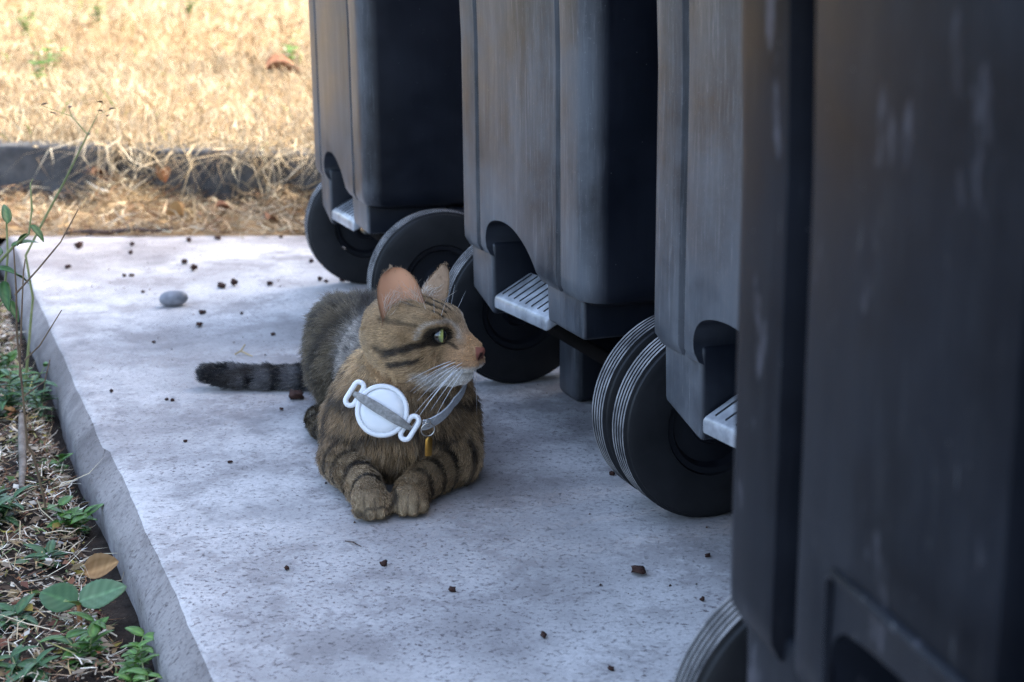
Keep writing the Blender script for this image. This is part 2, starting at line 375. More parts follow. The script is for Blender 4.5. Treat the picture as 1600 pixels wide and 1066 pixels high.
def prism_y(bm, poly, y0, y1):
    a = [bm.verts.new((x, y0, z)) for x, z in poly]; b = [bm.verts.new((x, y1, z)) for x, z in poly]
    n = len(poly); bm.faces.new(a); bm.faces.new(b[::-1])
    for i in range(n): bm.faces.new((a[i], b[i], b[(i + 1) % n], a[(i + 1) % n]))
def body_mesh(gw, gd, well, gx=0.120):
    bm = bmesh.new(); rings = []
    for z, ins in ((0.194, 0.016), (0.200, 0.005), (0.209, 0.0005), (0.222, 0.0), (0.30, 0.0), (0.45, 0.0), (0.60, -0.004), (0.84, -0.014), (0.862, -0.016), (0.866, -0.034), (0.912, -0.036), (0.916, -0.030)):
        k = max(0.0, z - 0.22)
        s = section(0.192 - ins, -0.092 + ins - 0.01 * k, 0.395 - ins + 0.10 * k, 0.026, 0.05, gw, gd if z < 0.85 else 0.001, gx)
        rings.append([bm.verts.new((x, y, z)) for x, y in s])
    n = len(rings[0])
    for a, b in zip(rings, rings[1:]):
        for i in range(n): bm.faces.new((a[i], a[(i + 1) % n], b[(i + 1) % n], b[i]))
    bm.faces.new(rings[0][::-1]); bm.faces.new(rings[-1])
    me = from_bm('bin_body', bm)
    o = link('bin_body', me)
    bc = bmesh.new(); prism_y(bc, chaikin(well), -0.16, 0.16); bmesh.ops.recalc_face_normals(bc, faces=bc.faces)
    mc = bpy.data.meshes.new('cut'); bc.to_mesh(mc); bc.free(); co = link('cut', mc)
    md = o.modifiers.new('well', 'BOOLEAN'); md.object = co; md.operation = 'DIFFERENCE'; md.solver = 'EXACT'
    bv = o.modifiers.new('soft', 'BEVEL'); bv.width = 0.0035; bv.segments = 3; bv.limit_method = 'ANGLE'; bv.angle_limit = R(40)
    dg = bpy.context.evaluated_depsgraph_get(); out = bpy.data.meshes.new_from_object(o.evaluated_get(dg))
    bpy.data.objects.remove(o); bpy.data.objects.remove(co)
    smooth(out, 32); return out
def bracket_mesh(x0, x1):
    bm = bmesh.new(); box_bm(bm, x0, x1, -0.085, 0.032, 0.146 if x0 < 0 else 0.157, 0.214, 0.005, 3)
    for v in bm.verts:
        if v.co.z < 0.17:
            v.co.y += 0.002
            if x0 < 0: v.co.z -= 0.020 * (v.co.x - x0) / (x1 - x0)
    return from_bm('axle_bracket', bm)
def plate_mesh():
    bm = bmesh.new(); box_bm(bm, -0.0925, 0.0685, -0.0835, -0.036, 0.123, 0.138, 0.0035, 3)
    for v in bm.verts:
        v.co.z += 0.0105 + 0.05 * (v.co.x + 0.09) + 0.56 * (v.co.y + 0.0865)
    return from_bm('step_plate', bm)
def rib_mesh():
    bm = bmesh.new(); box_bm(bm, -0.0008, 0.0008, -0.077, -0.040, 0, 0.0018, 0.0004, 1)
    for v in bm.verts: v.co.z += 0.1482 + (v.co.y + 0.0865) * 0.56
    return from_bm('grip_rib', bm)
def base_mesh():
    bm = bmesh.new()
    lo = [(-0.150, 0.045), (0.150, 0.045), (0.150, 0.36), (-0.150, 0.36)]
    box_bm(bm, -0.150, 0.150, 0.17, 0.365, 0.0, 0.192, 0.012, 3)
    box_bm(bm, -0.165, -0.104, 0.030, 0.172, 0.0, 0.192, 0.010, 3)
    box_bm(bm, 0.118, 0.190, 0.030, 0.172, 0.0, 0.192, 0.010, 3)
    return from_bm('bin_base', bm)
def tyre_mesh():
    bm = bmesh.new(); w = 0.0175; prof = [(-w, 0.054), (-w - 0.0005, 0.060), (-w, 0.090), (-w + 0.002, 0.0955)]
    nr = 5; x0 = -w + 0.0035; step = (2 * w - 0.007) / nr; ribs = set()
    for i in range(nr):
        a = x0 + i * step
        prof += [(a, 0.0962), (a + 0.0007, 0.0995), (a + step - 0.0022, 0.0995), (a + step - 0.0012, 0.0962)]
        ribs |= {len(prof) - 3}
    prof += [(w - 0.002, 0.0955), (w, 0.090), (w + 0.0005, 0.060), (w, 0.054), (w - 0.006, 0.053), (-w + 0.006, 0.053)]
    fs = lathe_x_bm(bm, prof, 72)
    for i, f in fs:
        if i in ribs: f.material_index = 1
    for v in bm.verts: v.co.z += 0.0
    me = from_bm('wheel', bm, 40); me.materials.append(M['rubber']); me.materials.append(M['tread']); return me
def rim_mesh():
    bm = bmesh.new(); w = 0.0150
    prof = [(-w + 0.010, 0.012), (-w, 0.014), (-w - 0.002, 0.020), (-w + 0.008, 0.024), (-w + 0.009, 0.043), (-w + 0.001, 0.047), (-w, 0.0525),
            (w, 0.0525), (w - 0.001, 0.047), (w - 0.009, 0.043), (w - 0.008, 0.024), (w + 0.002, 0.020), (w, 0.014), (w - 0.010, 0.012)]
    lathe_x_bm(bm, prof, 48)
    me = from_bm('rim', bm, 40); me.materials.append(M['rim']); return me
def axle_mesh():
    bm = bmesh.new(); tube_bm(bm, [(-0.262, 0, 0.1), (0.262, 0, 0.1)], 0.0085, 16); return from_bm('axle', bm)
def lid_mesh():
    bm = bmesh.new(); rings = []
    for z, ins in ((0.918, -0.040), (0.932, -0.044), (0.946, -0.040), (0.962, -0.020), (0.972, 0.03), (0.976, 0.09)):
        s = section(0.192 - ins, -0.098 + ins, 0.465 - ins, 0.03, 0.06, 0.01, 0.0)
        rings.append([bm.verts.new((x, y, z)) for x, y in s])
    n = len(rings[0])
    for a, b in zip(rings, rings[1:]):
        for i in range(n): bm.faces.new((a[i], a[(i + 1) % n], b[(i + 1) % n], b[i]))
    bm.faces.new(rings[0][::-1]); bm.faces.new(rings[-1]); return from_bm('lid', bm)
def handle_mesh():
    bm = bmesh.new()
    tube_bm(bm, [(-0.17, -0.11, 0.885), (-0.17, -0.155, 0.905), (-0.165, -0.162, 0.912), (0.165, -0.162, 0.912), (0.17, -0.155, 0.905), (0.17, -0.11, 0.885)], 0.013, 12)
    return from_bm('handle', bm)
def screw_mesh():
    bm = bmesh.new(); lathe_x_bm(bm, [(0.0, 0.0022), (0.0016, 0.0024), (0.0022, 0.0036), (0.0014, 0.0048), (-0.001, 0.0052)], 16); return from_bm('screw', bm)
PLATE_RIBS = [-0.080 + i * 0.0178 for i in range(9)]
def ridge_mesh():
    bm = bmesh.new(); tube_bm(bm, [(-0.0515, -0.0905, 0.205), (-0.0510, -0.0920, 0.272), (-0.0475, -0.0925, 0.2765), (0.0, -0.0928, 0.2772), (0.112, -0.0925, 0.2765), (0.1165, -0.0920, 0.272), (0.117, -0.0905, 0.205)], 0.0030, 8); return from_bm('well_surround', bm)
B = dict(body=body_mesh(0.012, 0.007, WELL), body4=body_mesh(0.028, 0.016, WELL4, 0.101), bl4=bracket_mesh(-0.166, -0.0505), br4=bracket_mesh(0.1155, 0.166), bl=bracket_mesh(-0.166, -0.0945), br=bracket_mesh(0.0705, 0.166), plate=plate_mesh(), rib=rib_mesh(),
         base=base_mesh(), tyre=tyre_mesh(), rim=rim_mesh(), axle=axle_mesh(), lid=lid_mesh(), handle=handle_mesh(), screw=screw_mesh(), ridge=ridge_mesh())
def make_bin(loc, ang, label, mat, near=False):
    t = empty('wheelie_bin', loc, R(ang - 90)); tag(t, label, 'wheelie bin', 'dark wheelie bins standing in a row')
    def p(name, me, m, par=t, l=None):
        me = me if (not me.materials or me.materials[0] == m) else me.copy()
        if me.materials and me.materials[0] != m: me.materials[0] = m
        return link(name, me, m, par, l)
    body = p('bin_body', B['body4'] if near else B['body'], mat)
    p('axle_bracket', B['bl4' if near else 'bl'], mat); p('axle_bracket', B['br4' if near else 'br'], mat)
    pl = p('step_plate', B['plate'], M['plate'], t, (0.0445 if near else 0, 0, 0))
    for x in PLATE_RIBS: p('grip_rib', B['rib'], M['rubber'], pl, (x, 0, 0.05 * (x + 0.09)))
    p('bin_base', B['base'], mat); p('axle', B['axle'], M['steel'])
    for x in (-0.2295, 0.2385):
        w = link('wheel', B['tyre'], None, t, (x, 0, 0.1)); link('rim', B['rim'], None, w)
        w.rotation_euler = (random.uniform(0, 6.28), 0, 0)
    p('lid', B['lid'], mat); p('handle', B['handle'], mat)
    p('screw', B['screw'], M['rim'], body, (0.191, 0.06, 0.36))
    if near: p('well_surround', B['ridge'], mat, body)
    return t
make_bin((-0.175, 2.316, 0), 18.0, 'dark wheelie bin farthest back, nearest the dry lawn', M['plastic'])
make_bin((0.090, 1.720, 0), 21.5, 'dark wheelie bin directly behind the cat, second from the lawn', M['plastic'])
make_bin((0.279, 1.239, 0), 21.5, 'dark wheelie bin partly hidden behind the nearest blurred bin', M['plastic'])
make_bin((0.249, 0.630, 0), 14.0, 'nearest blurred wheelie bin with pale scuff marks filling the right edge', M['plastic_near'], True)
# ------------------------------------------------------------------ the cat: one continuous skin from a distance field
CAT_O = Vector((-0.122, 1.450, 0.0)); CAT_RZ = R(11)
HC = np.array([0.0365, 0.049, 0.1670]); HS = 1.03
_yaw = R(71) ; _pt = R(-1)
_hw = np.array([math.sin(_yaw), -math.cos(_yaw), 0.0])
_c, _s = math.cos(CAT_RZ), math.sin(CAT_RZ)
HF = np.array([_hw[0] * _c + _hw[1] * _s, -_hw[0] * _s + _hw[1] * _c, 0.0])
HL = np.array([-HF[1], HF[0], 0.0]); HU = np.array([0, 0, 1.0])
HF, HU = HF * math.cos(_pt) + HU * math.sin(_pt), HU * math.cos(_pt) - HF * math.sin(_pt)
_rl = R(-4); HL, HU = HL * math.cos(_rl) + HU * math.sin(_rl), HU * math.cos(_rl) - HL * math.sin(_rl)
HM = np.stack([HL, HF, HU])                    # rows: lateral (cat's left), forward, up
def hp(l, f, u): return HC + (np.array([l, f, u]) * HS) @ HM
PR = []
def ell(c, r, k, flow, ln, c0, c1, M_=None): PR.append(dict(t='e', c=np.array(c, float), r=np.array(r, float), k=k, flow=np.array(flow, float), ln=ln, c0=c0, c1=c1, M=M_))
def cone(a, b, ra, rb, k, flow, ln, c0, c1): PR.append(dict(t='c', a=np.array(a, float), b=np.array(b, float), ra=ra, rb=rb, k=k, flow=np.array(flow, float), ln=ln, c0=c0, c1=c1))
DK = (0.022, 0.016, 0.011)
BR = (0.34, 0.235, 0.135); CH = (0.30, 0.195, 0.105); HB = (0.130, 0.098, 0.060); BK_SHEEN = (0.30, 0.26, 0.225); FC = (0.50, 0.335, 0.180)
# torso
ell((0.022, 0.120, 0.062), (0.062, 0.070, 0.062), 0.025, (0, 0.35, -1), 0.017, DK, CH)
ell((0.024, 0.225, 0.078), (0.052, 0.115, 0.068), 0.03, (-0.1, 1, -0.35), 0.015, DK, BK_SHEEN)  # paled coat: sky light on the back put into its colour
ell((0.012, 0.350, 0.078), (0.056, 0.075, 0.066), 0.025, (0, 1, -0.4), 0.016, DK, HB)
# haunches and hind feet
ell((-0.021, 0.360, 0.072), (0.036, 0.064, 0.068), 0.010, (-0.25, 0.75, -0.6), 0.018, DK, HB)
ell((0.064, 0.345, 0.064), (0.034, 0.066, 0.064), 0.012, (0.25, 0.75, -0.6), 0.018, DK, HB)
ell((-0.050, 0.275, 0.015), (0.017, 0.050, 0.013), 0.015, (0, -1, 0), 0.006, DK, HB)
ell((0.078, 0.270, 0.015), (0.017, 0.050, 0.013), 0.015, (0, -1, 0), 0.006, DK, HB)
# shoulders, upper arms, forearms, paws
ell((-0.008, 0.125, 0.062), (0.034, 0.050, 0.050), 0.018, (-0.3, 0.4, -1), 0.015, DK, CH)
ell((0.068, 0.114, 0.078), (0.031, 0.052, 0.060), 0.018, (0.3, 0.4, -1), 0.015, DK, CH)
cone((-0.028, 0.130, 0.058), (-0.035, 0.100, 0.028), 0.028, 0.024, 0.015, (-0.2, -0.2, -1), 0.011, DK, CH)
cone((0.078, 0.115, 0.060), (0.080, 0.080, 0.027), 0.030, 0.024, 0.015, (0.2, -0.2, -1), 0.011, DK, CH)
cone((-0.037, 0.098, 0.027), (-0.021, 0.022, 0.018), 0.0240, 0.0165, 0.010, (0.25, -1, -0.15), 0.008, DK, BR)
cone((0.078, 0.078, 0.027), (0.028, 0.022, 0.018), 0.0240, 0.0165, 0.010, (-0.6, -0.8, -0.15), 0.008, DK, BR)
PAWS = [(-0.0195, 0.002, 0.10), (0.0205, 0.005, -0.22)]
for px, py, yaw in PAWS:
    fw = np.array([math.sin(yaw), -math.cos(yaw), 0]); sd = np.array([math.cos(yaw), math.sin(yaw), 0])
    c = np.array([px, py, 0.0148]); Mx = np.stack([sd, -fw, [0, 0, 1]])
    ell(c, (0.0185, 0.0235, 0.0145), 0.008, fw * 1 + [0, 0, -0.2], 0.0045, DK, BR, Mx)
    for tx, ty, tr in ((-0.0135, 0.0125, 0.0066), (-0.0048, 0.0190, 0.0074), (0.0050, 0.0188, 0.0074), (0.0136, 0.0118, 0.0066)):
        tc = c + sd * tx + fw * ty + np.array([0, 0, -0.0050]); ell(tc, (tr, tr * 1.25, tr * 1.12), 0.0016, fw + [0, 0, -0.4], 0.0035, DK, (0.40, 0.29, 0.17), Mx)
# neck and ruff
cone((0.024, 0.125, 0.092), (0.035, 0.066, 0.152), 0.052, 0.041, 0.025, (0, 0.3, -1), 0.015, DK, FC)
ell((0.026, 0.086, 0.086), (0.050, 0.040, 0.050), 0.022, (0, -0.15, -1), 0.021, DK, CH)
# tail lying on the slab
tl = [(0.0, 0.415, 0.050, 0.020), (-0.022, 0.448, 0.026, 0.017), (-0.060, 0.464, 0.0165, 0.0145), (-0.105, 0.474, 0.0150, 0.0140), (-0.148, 0.484, 0.0165, 0.0138), (-0.178, 0.490, 0.0210, 0.0108)]
for a, b in zip(tl, tl[1:]): cone(a[:3], b[:3], a[3], b[3], 0.006, np.array(b[:3]) - np.array(a[:3]), 0.010, (0.012, 0.012, 0.014), (0.045, 0.044, 0.046))
# head
def hell(l, f, u, r, k, flow, ln, c0, c1): ell(hp(l, f, u), np.array(r) * HS, k, np.array(flow, float) @ HM, ln, c0, c1, HM)
def hcone(a, b, ra, rb, k, flow, ln, c0, c1): cone(hp(*a), hp(*b), ra * HS, rb * HS, k, np.array(flow, float) @ HM, ln, c0, c1)
hell(0, -0.010, 0.007, (0.041, 0.046, 0.037), 0.02, (0, -1, -0.1), 0.007, DK, FC)
for s in (-1, 1):
    hell(s * 0.0225, 0.004, -0.014, (0.020, 0.026, 0.020), 0.014, (s * 0.5, -1, -0.45), 0.010, DK, FC)
    hell(s * 0.0088, 0.0530, -0.0160, (0.0108, 0.0140, 0.0090), 0.005, (s * 0.7, -0.8, -0.5), 0.0035, (0.30, 0.19, 0.12), (0.66, 0.42, 0.25))
    hell(s * 0.0225, 0.019, 0.0215, (0.012, 0.016, 0.009), 0.012, (s * 0.2, -1, 0.3), 0.004, DK, FC)
hell(0, 0.020, 0.014, (0.026, 0.026, 0.020), 0.014, (0, -1, 0.3), 0.0045, DK, FC)
hcone((0, 0.028, 0.013), (0, 0.059, -0.0035), 0.0145, 0.0086, 0.008, (0, -0.9, 0.5), 0.003, (0.24, 0.16, 0.11), (0.62, 0.44, 0.30))
hell(0, 0.038, -0.012, (0.0190, 0.021, 0.0150), 0.010, (0, -1, -0.2), 0.004, DK, FC)
hell(0, 0.0465, -0.0295, (0.0105, 0.0115, 0.0085), 0.005, (0, -0.6, -0.8), 0.005, (0.55, 0.50, 0.46), (0.85, 0.80, 0.74))
hcone((0, -0.004, -0.024), (0, 0.036, -0.027), 0.0220, 0.0125, 0.010, (0, -0.8, -0.6), 0.009, (0.25, 0.18, 0.11), (0.62, 0.47, 0.32))
hell(0, 0.0660, -0.0055, (0.0064, 0.0046, 0.0050), 0.003, (0, -1, 0.3), 0.0015, (0.16, 0.05, 0.04), (0.30, 0.11, 0.08))
EYES = [(s * 0.0222, 0.0315, 0.0110) for s in (-1, 1)]

def dist(p, q):
    if q['t'] == 'e':
        d = p - q['c']
        if q['M'] is not None: d = d @ q['M'].T
        r = q['r']; k0 = np.sqrt(((d / r) ** 2).sum(-1)); k1 = np.sqrt(((d / (r * r)) ** 2).sum(-1))
        return k0 * (k0 - 1) / np.maximum(k1, 1e-6)
    ab = q['b'] - q['a']; t = np.clip(((p - q['a']) @ ab) / (ab @ ab), 0, 1)
    return np.sqrt(((p - q['a'] - t[..., None] * ab) ** 2).sum(-1)) - (q['ra'] + (q['rb'] - q['ra']) * t)
def build_field(h):
    lo = np.array([-0.205, -0.034, -0.004]); hi = np.array([0.130, 0.512, 0.225])
    dims = np.ceil((hi - lo) / h).astype(int) + 1
    Fd = np.full(dims, 0.05, np.float32)
    def block(clo, chi):
        i0 = np.clip(np.floor((clo - lo) / h).astype(int), 0, dims - 1); i1 = np.clip(np.ceil((chi - lo) / h).astype(int) + 1, 1, dims)
        ax = [lo[i] + h * np.arange(i0[i], i1[i]) for i in range(3)]
        return tuple(slice(i0[i], i1[i]) for i in range(3)), np.stack(np.meshgrid(*ax, indexing='ij'), -1)
    for q in PR:
        if q['t'] == 'e': m = q['r'].max(); clo, chi = q['c'] - m, q['c'] + m
        else: m = max(q['ra'], q['rb']); clo, chi = np.minimum(q['a'], q['b']) - m, np.maximum(q['a'], q['b']) + m
        pad = q['k'] + 0.012; sl, P = block(clo - pad, chi + pad); d = dist(P, q).astype(np.float32); k = q['k']
        a = Fd[sl]; hh = np.maximum(k - np.abs(a - d), 0) / k; Fd[sl] = np.minimum(a, d) - hh * hh * k * 0.25
    for e in EYES:                                  # shallow eye sockets
        c = hp(e[0] * 1.16, e[1] + 0.0050, e[2]); sl, P = block(c - 0.02, c + 0.02)
        D = (P - c) @ HM.T; d = (np.sqrt(((D / np.array([0.0090, 0.0102, 0.0072])) ** 2).sum(-1)) - 1) * 0.009
        a = Fd[sl]; k = 0.003; hh = np.maximum(k - np.abs(a + d), 0) / k; Fd[sl] = np.maximum(a, -d) + hh * hh * k * 0.25
    mth = [hp(0, 0.060, -0.0245)]                   # mouth crease
    for s in (-1, 1):
        a_, b_ = hp(0, 0.064, -0.0235), hp(s * 0.020, 0.040, -0.0260); q = dict(t='c', a=a_, b=b_, ra=0.0014, rb=0.0014)
        sl, P = block(np.minimum(a_, b_) - 0.006, np.maximum(a_, b_) + 0.006); d = dist(P, q); a = Fd[sl]; k = 0.002
        hh = np.maximum(k - np.abs(a + d), 0) / k; Fd[sl] = np.maximum(a, -d) + hh * hh * k * 0.25
    Z = lo[2] + h * np.arange(dims[2]); Fd = np.maximum(Fd, (0.0012 - Z)[None, None, :].astype(np.float32))   # rests flat on the slab
    return Fd, lo, h
def surface_nets(Fd, lo, h):
    S = Fd < 0; nx, ny, nz = Fd.shape
    c = np.zeros((nx - 1, ny - 1, nz - 1), np.int8)
    offs = [(i, j, k) for i in (0, 1) for j in (0, 1) for k in (0, 1)]
    for i, j, k in offs: c += S[i:nx - 1 + i, j:ny - 1 + j, k:nz - 1 + k]
    act = np.argwhere((c > 0) & (c < 8)); idx = np.full(c.shape, -1, np.int32); idx[tuple(act.T)] = np.arange(len(act))
    acc = np.zeros((len(act), 3)); cnt = np.zeros(len(act))
    for a in offs:
        for ax in range(3):
            if a[ax]: continue
            b = list(a); b[ax] = 1
            fa = Fd[act[:, 0] + a[0], act[:, 1] + a[1], act[:, 2] + a[2]]; fb = Fd[act[:, 0] + b[0], act[:, 1] + b[1], act[:, 2] + b[2]]
            m = (fa < 0) != (fb < 0); t = np.where(m, fa / np.where(m, fa - fb, 1), 0)
            p = np.array(a, float)[None] + t[:, None] * (np.array(b) - np.array(a))[None]
            acc[m] += p[m]; cnt[m] += 1
    V = (act + acc / cnt[:, None]) * h + lo
    Q = []
    for ax in range(3):
        u, w = (ax + 1) % 3, (ax + 2) % 3
        sa = [slice(0, -1) if i == ax else slice(1, -1) for i in range(3)]; sb = [slice(1, None) if i == ax else slice(1, -1) for i in range(3)]
        A = S[tuple(sa)]; Bq = S[tuple(sb)]
        for flip in (False, True):
            e = np.argwhere((A & ~Bq) if not flip else (~A & Bq))
            if not len(e): continue
            e = e + np.array([0 if i == ax else 1 for i in range(3)])
            cs = []
            for du, dw in ((-1, -1), (0, -1), (0, 0), (-1, 0)):
                q = e.copy(); q[:, u] += du; q[:, w] += dw; cs.append(idx[q[:, 0], q[:, 1], q[:, 2]])
            q = np.stack(cs, 1); Q.append(q if not flip else q[:, ::-1])
    Q = np.concatenate(Q); Q = Q[(Q >= 0).all(1)]
    return V, Q
def vnormals(V, Q):
    n = np.cross(V[Q[:, 2]] - V[Q[:, 0]], V[Q[:, 3]] - V[Q[:, 1]]); out = np.zeros_like(V)
    for k in range(4): np.add.at(out, Q[:, k], n)
    return out / np.maximum(np.linalg.norm(out, axis=1, keepdims=True), 1e-12)
def vnoise(p, s, seed=0):
    """cheap smooth 3-D noise in -1..1 from a few random waves"""
    g = np.random.default_rng(seed); o = 0
    for i in range(7):
        w = g.normal(size=3); w *= s * g.uniform(0.7, 1.6) / np.linalg.norm(w); o = o + np.sin(p @ w + g.uniform(0, 6.28))
    return o / 4.0
def coat(p, nrm):
    """flow, hair length, dark and light colour of the coat at points p (cat space)"""
    n = len(p); W = np.zeros(n); fl = np.zeros((n, 3)); ln = np.zeros(n); c0 = np.zeros((n, 3)); c1 = np.zeros((n, 3))
    for q in PR:
        w = np.exp(-np.maximum(dist(p, q) + 0.004, 0) / 0.0045) + 1e-9
        W += w; fl += w[:, None] * q['flow'] / np.linalg.norm(q['flow']); ln += w * q['ln']; c0 += w[:, None] * np.array(q['c0']); c1 += w[:, None] * np.array(q['c1'])
    fl /= W[:, None]; ln /= W; c0 /= W[:, None]; c1 /= W[:, None]
    H = ((p - HC) @ HM.T) / HS; l, f, u = H[:, 0], H[:, 1], H[:, 2]; al = np.abs(l)
    hd = np.exp(-np.maximum(np.sqrt((l / 0.05) ** 2 + ((f - 0.008) / 0.064) ** 2 + (u / 0.045) ** 2) - 1, 0) * 9)
    dark = np.zeros(n); white = np.zeros(n); warm = np.zeros(n)
    wob = vnoise(p, 160, 3); wob2 = vnoise(p, 700, 13)
    def seg(a, b, w0, w1, amt):       # stroke on the side of the face, in (f, u)
        nonlocal dark
        ab = np.array(b) - np.array(a); q = np.stack([f, u], 1) + 0.0008 * wob[:, None]; t = np.clip(((q - a) @ ab) / (ab @ ab), 0, 1)
        d = np.linalg.norm(q - np.array(a) - t[:, None] * ab, axis=1); ww = w0 + (w1 - w0) * t
        dark = np.maximum(dark, amt * np.clip(1.45 - d / ww + 0.35 * wob2, 0, 1) * (al > 0.012))
    seg((0.024, 0.0045), (-0.014, -0.0085), 0.0030, 0.0050, 0.95)      # stroke back from the eye corner
    seg((0.021, -0.010), (-0.008, -0.0200), 0.0020, 0.0036, 0.9)      # cheek stroke
    seg((-0.012, -0.0085), (-0.026, -0.004), 0.0050, 0.0030, 0.6)
    seg((0.014, 0.020), (-0.022, 0.024), 0.0016, 0.0030, 0.55)
    # eye rim: dark line, pale ring outside it
    for e in EYES:
        de = np.sqrt(((f - e[1] - 0.001) / 1.25) ** 2 + ((u - e[2]) / 0.92) ** 2 + ((l - e[0] * 1.1) / 1.6) ** 2)
        dark = np.maximum(dark, np.clip((0.0113 - de) / 0.0014, 0, 1)); white = np.maximum(white, 0.55 * np.clip(1 - np.abs(de - 0.0150) / 0.0026, 0, 1) * (u > e[2] - 0.004))
    # inner eye corner down to the nose
    seg((0.040, 0.004), (0.047, -0.002), 0.0016, 0.0014, 0.8)
    top = np.clip((u - 0.012) / 0.01, 0, 1) * hd
    stripes = np.clip(np.cos(l * 2 * np.pi / 0.0115 + 0.6 * wob) * 1.6 - 0.4, 0, 1) * top * (f < 0.036) * (al < 0.022)
    dark = np.maximum(dark, stripes * 0.9)
    muz = np.clip((f - 0.034) / 0.008, 0, 1) * hd
    white = np.maximum(white, np.clip((-0.0205 - u + 0.12 * np.clip(f - 0.03, 0, 1)) / 0.004, 0, 1) * np.clip((f - 0.012) / 0.012, 0, 1) * hd)   # lips and chin
    warm = np.maximum(warm, muz * (u > -0.022) * (u < 0.002) * 0.55)
    warm = np.maximum(warm, np.clip((f - 0.05) / 0.006, 0, 1) * (u > -0.012) * hd)
    # whisker-pad dots in rows
    pad = (f > 0.038) * (f < 0.060) * (u < -0.010) * (u > -0.0235)
    dots = np.clip(np.cos(f * 2 * np.pi / 0.0048) * 1.4 - 0.3, 0, 1) * np.clip(np.cos((u + 0.0125) * 2 * np.pi / 0.0045) * 1.4 - 0.3, 0, 1)
    dark = np.maximum(dark, dots * pad * 0.95)
    throat = np.clip((-u - 0.018) / 0.02, 0, 1) * np.clip((0.02 - f) / 0.03, 0, 1) * np.clip(1.4 * hd, 0, 1)
    warm = np.maximum(warm, throat * 0.55)
    dark = dark * np.clip(hd * 1.5, 0, 1); white = white * np.clip(hd * 1.5, 0, 1)
    c1 = c1 * (1 - warm[:, None]) + warm[:, None] * np.array([0.62, 0.37, 0.19]); c0 = c0 * (1 - 0.7 * warm[:, None]) + 0.7 * warm[:, None] * np.array([0.16, 0.085, 0.045])
    c1 = c1 * (1 - white[:, None]) + white[:, None] * np.array([0.86, 0.81, 0.75]); c0 = c0 * (1 - white[:, None]) + white[:, None] * np.array([0.62, 0.56, 0.50])
    # body: mackerel bands on legs, haunch and flank; rings on the tail
    body = 1 - np.clip(hd * 1.6, 0, 1); x, y, z = p.T
    band = np.zeros(n)
    legs = (y < 0.115) * (z < 0.062) * (np.abs(x - 0.019) > 0.012)
    dl = np.where(x < 0.019, np.hypot(x + 0.020, y - 0.0), np.hypot(x - 0.022, y - 0.0))
    band = np.maximum(band, legs * np.clip(0.75 + 0.3 * vnoise(p, 110, 9), 0, 1) * np.clip(np.cos(dl * 2 * np.pi / 0.024 + 1.7 * vnoise(p, 60, 5)) * 1.5 - 0.3, 0, 1) * (dl > 0.022))
    flank = (y > 0.11)
    band = np.maximum(band, flank * 0.75 * np.clip(np.cos((y * 1.0 + 0.25 * z) * 2 * np.pi / 0.034 + 1.2 * vnoise(p, 40, 6)) * 1.4 - 0.35, 0, 1))
    band = np.maximum(band, flank * 0.7 * np.clip((0.016 - np.abs(x - 0.013)) / 0.010, 0, 1) * (z > 0.10))
    chest = (y <= 0.12) * (z > 0.055)
    band = np.maximum(band, chest * 0.80 * np.clip(np.cos((z + 0.5 * np.abs(x - 0.02)) * 2 * np.pi / 0.042 + 1.0 * vnoise(p, 45, 8)) * 1.4 - 0.4, 0, 1))
    for px, py, yaw in PAWS:                       # crease shade between the toes painted into the coat
        sd_, fd_ = (x - px) * math.cos(yaw) + (y - py) * math.sin(yaw), (x - px) * math.sin(yaw) - (y - py) * math.cos(yaw)
        for gxx in (-0.0092, 0.0001, 0.0093): band = np.maximum(band, 0.5 * np.clip(1.3 - np.abs(sd_ - gxx * (1 + 0.1 * (fd_ > 0.015))) / 0.0011, 0, 1) * (fd_ > 0.008) * (fd_ < 0.035) * (z < 0.024))
    dark = np.maximum(dark, band * body)
    tail = (y > 0.43) * (x < -0.03)
    ringt = tail * np.where(x < -0.150, 1.0, np.clip(np.cos((x + 0.160) * 2 * np.pi / 0.034) * 1.6 - 0.2, 0, 1))
    c1 = np.where(tail[:, None], np.array([0.125, 0.12, 0.125]) * (1 - ringt[:, None]) + ringt[:, None] * np.array([0.009, 0.009, 0.011]), c1)
    return fl, ln, c0, c1, np.clip(dark, 0, 1), H, hd
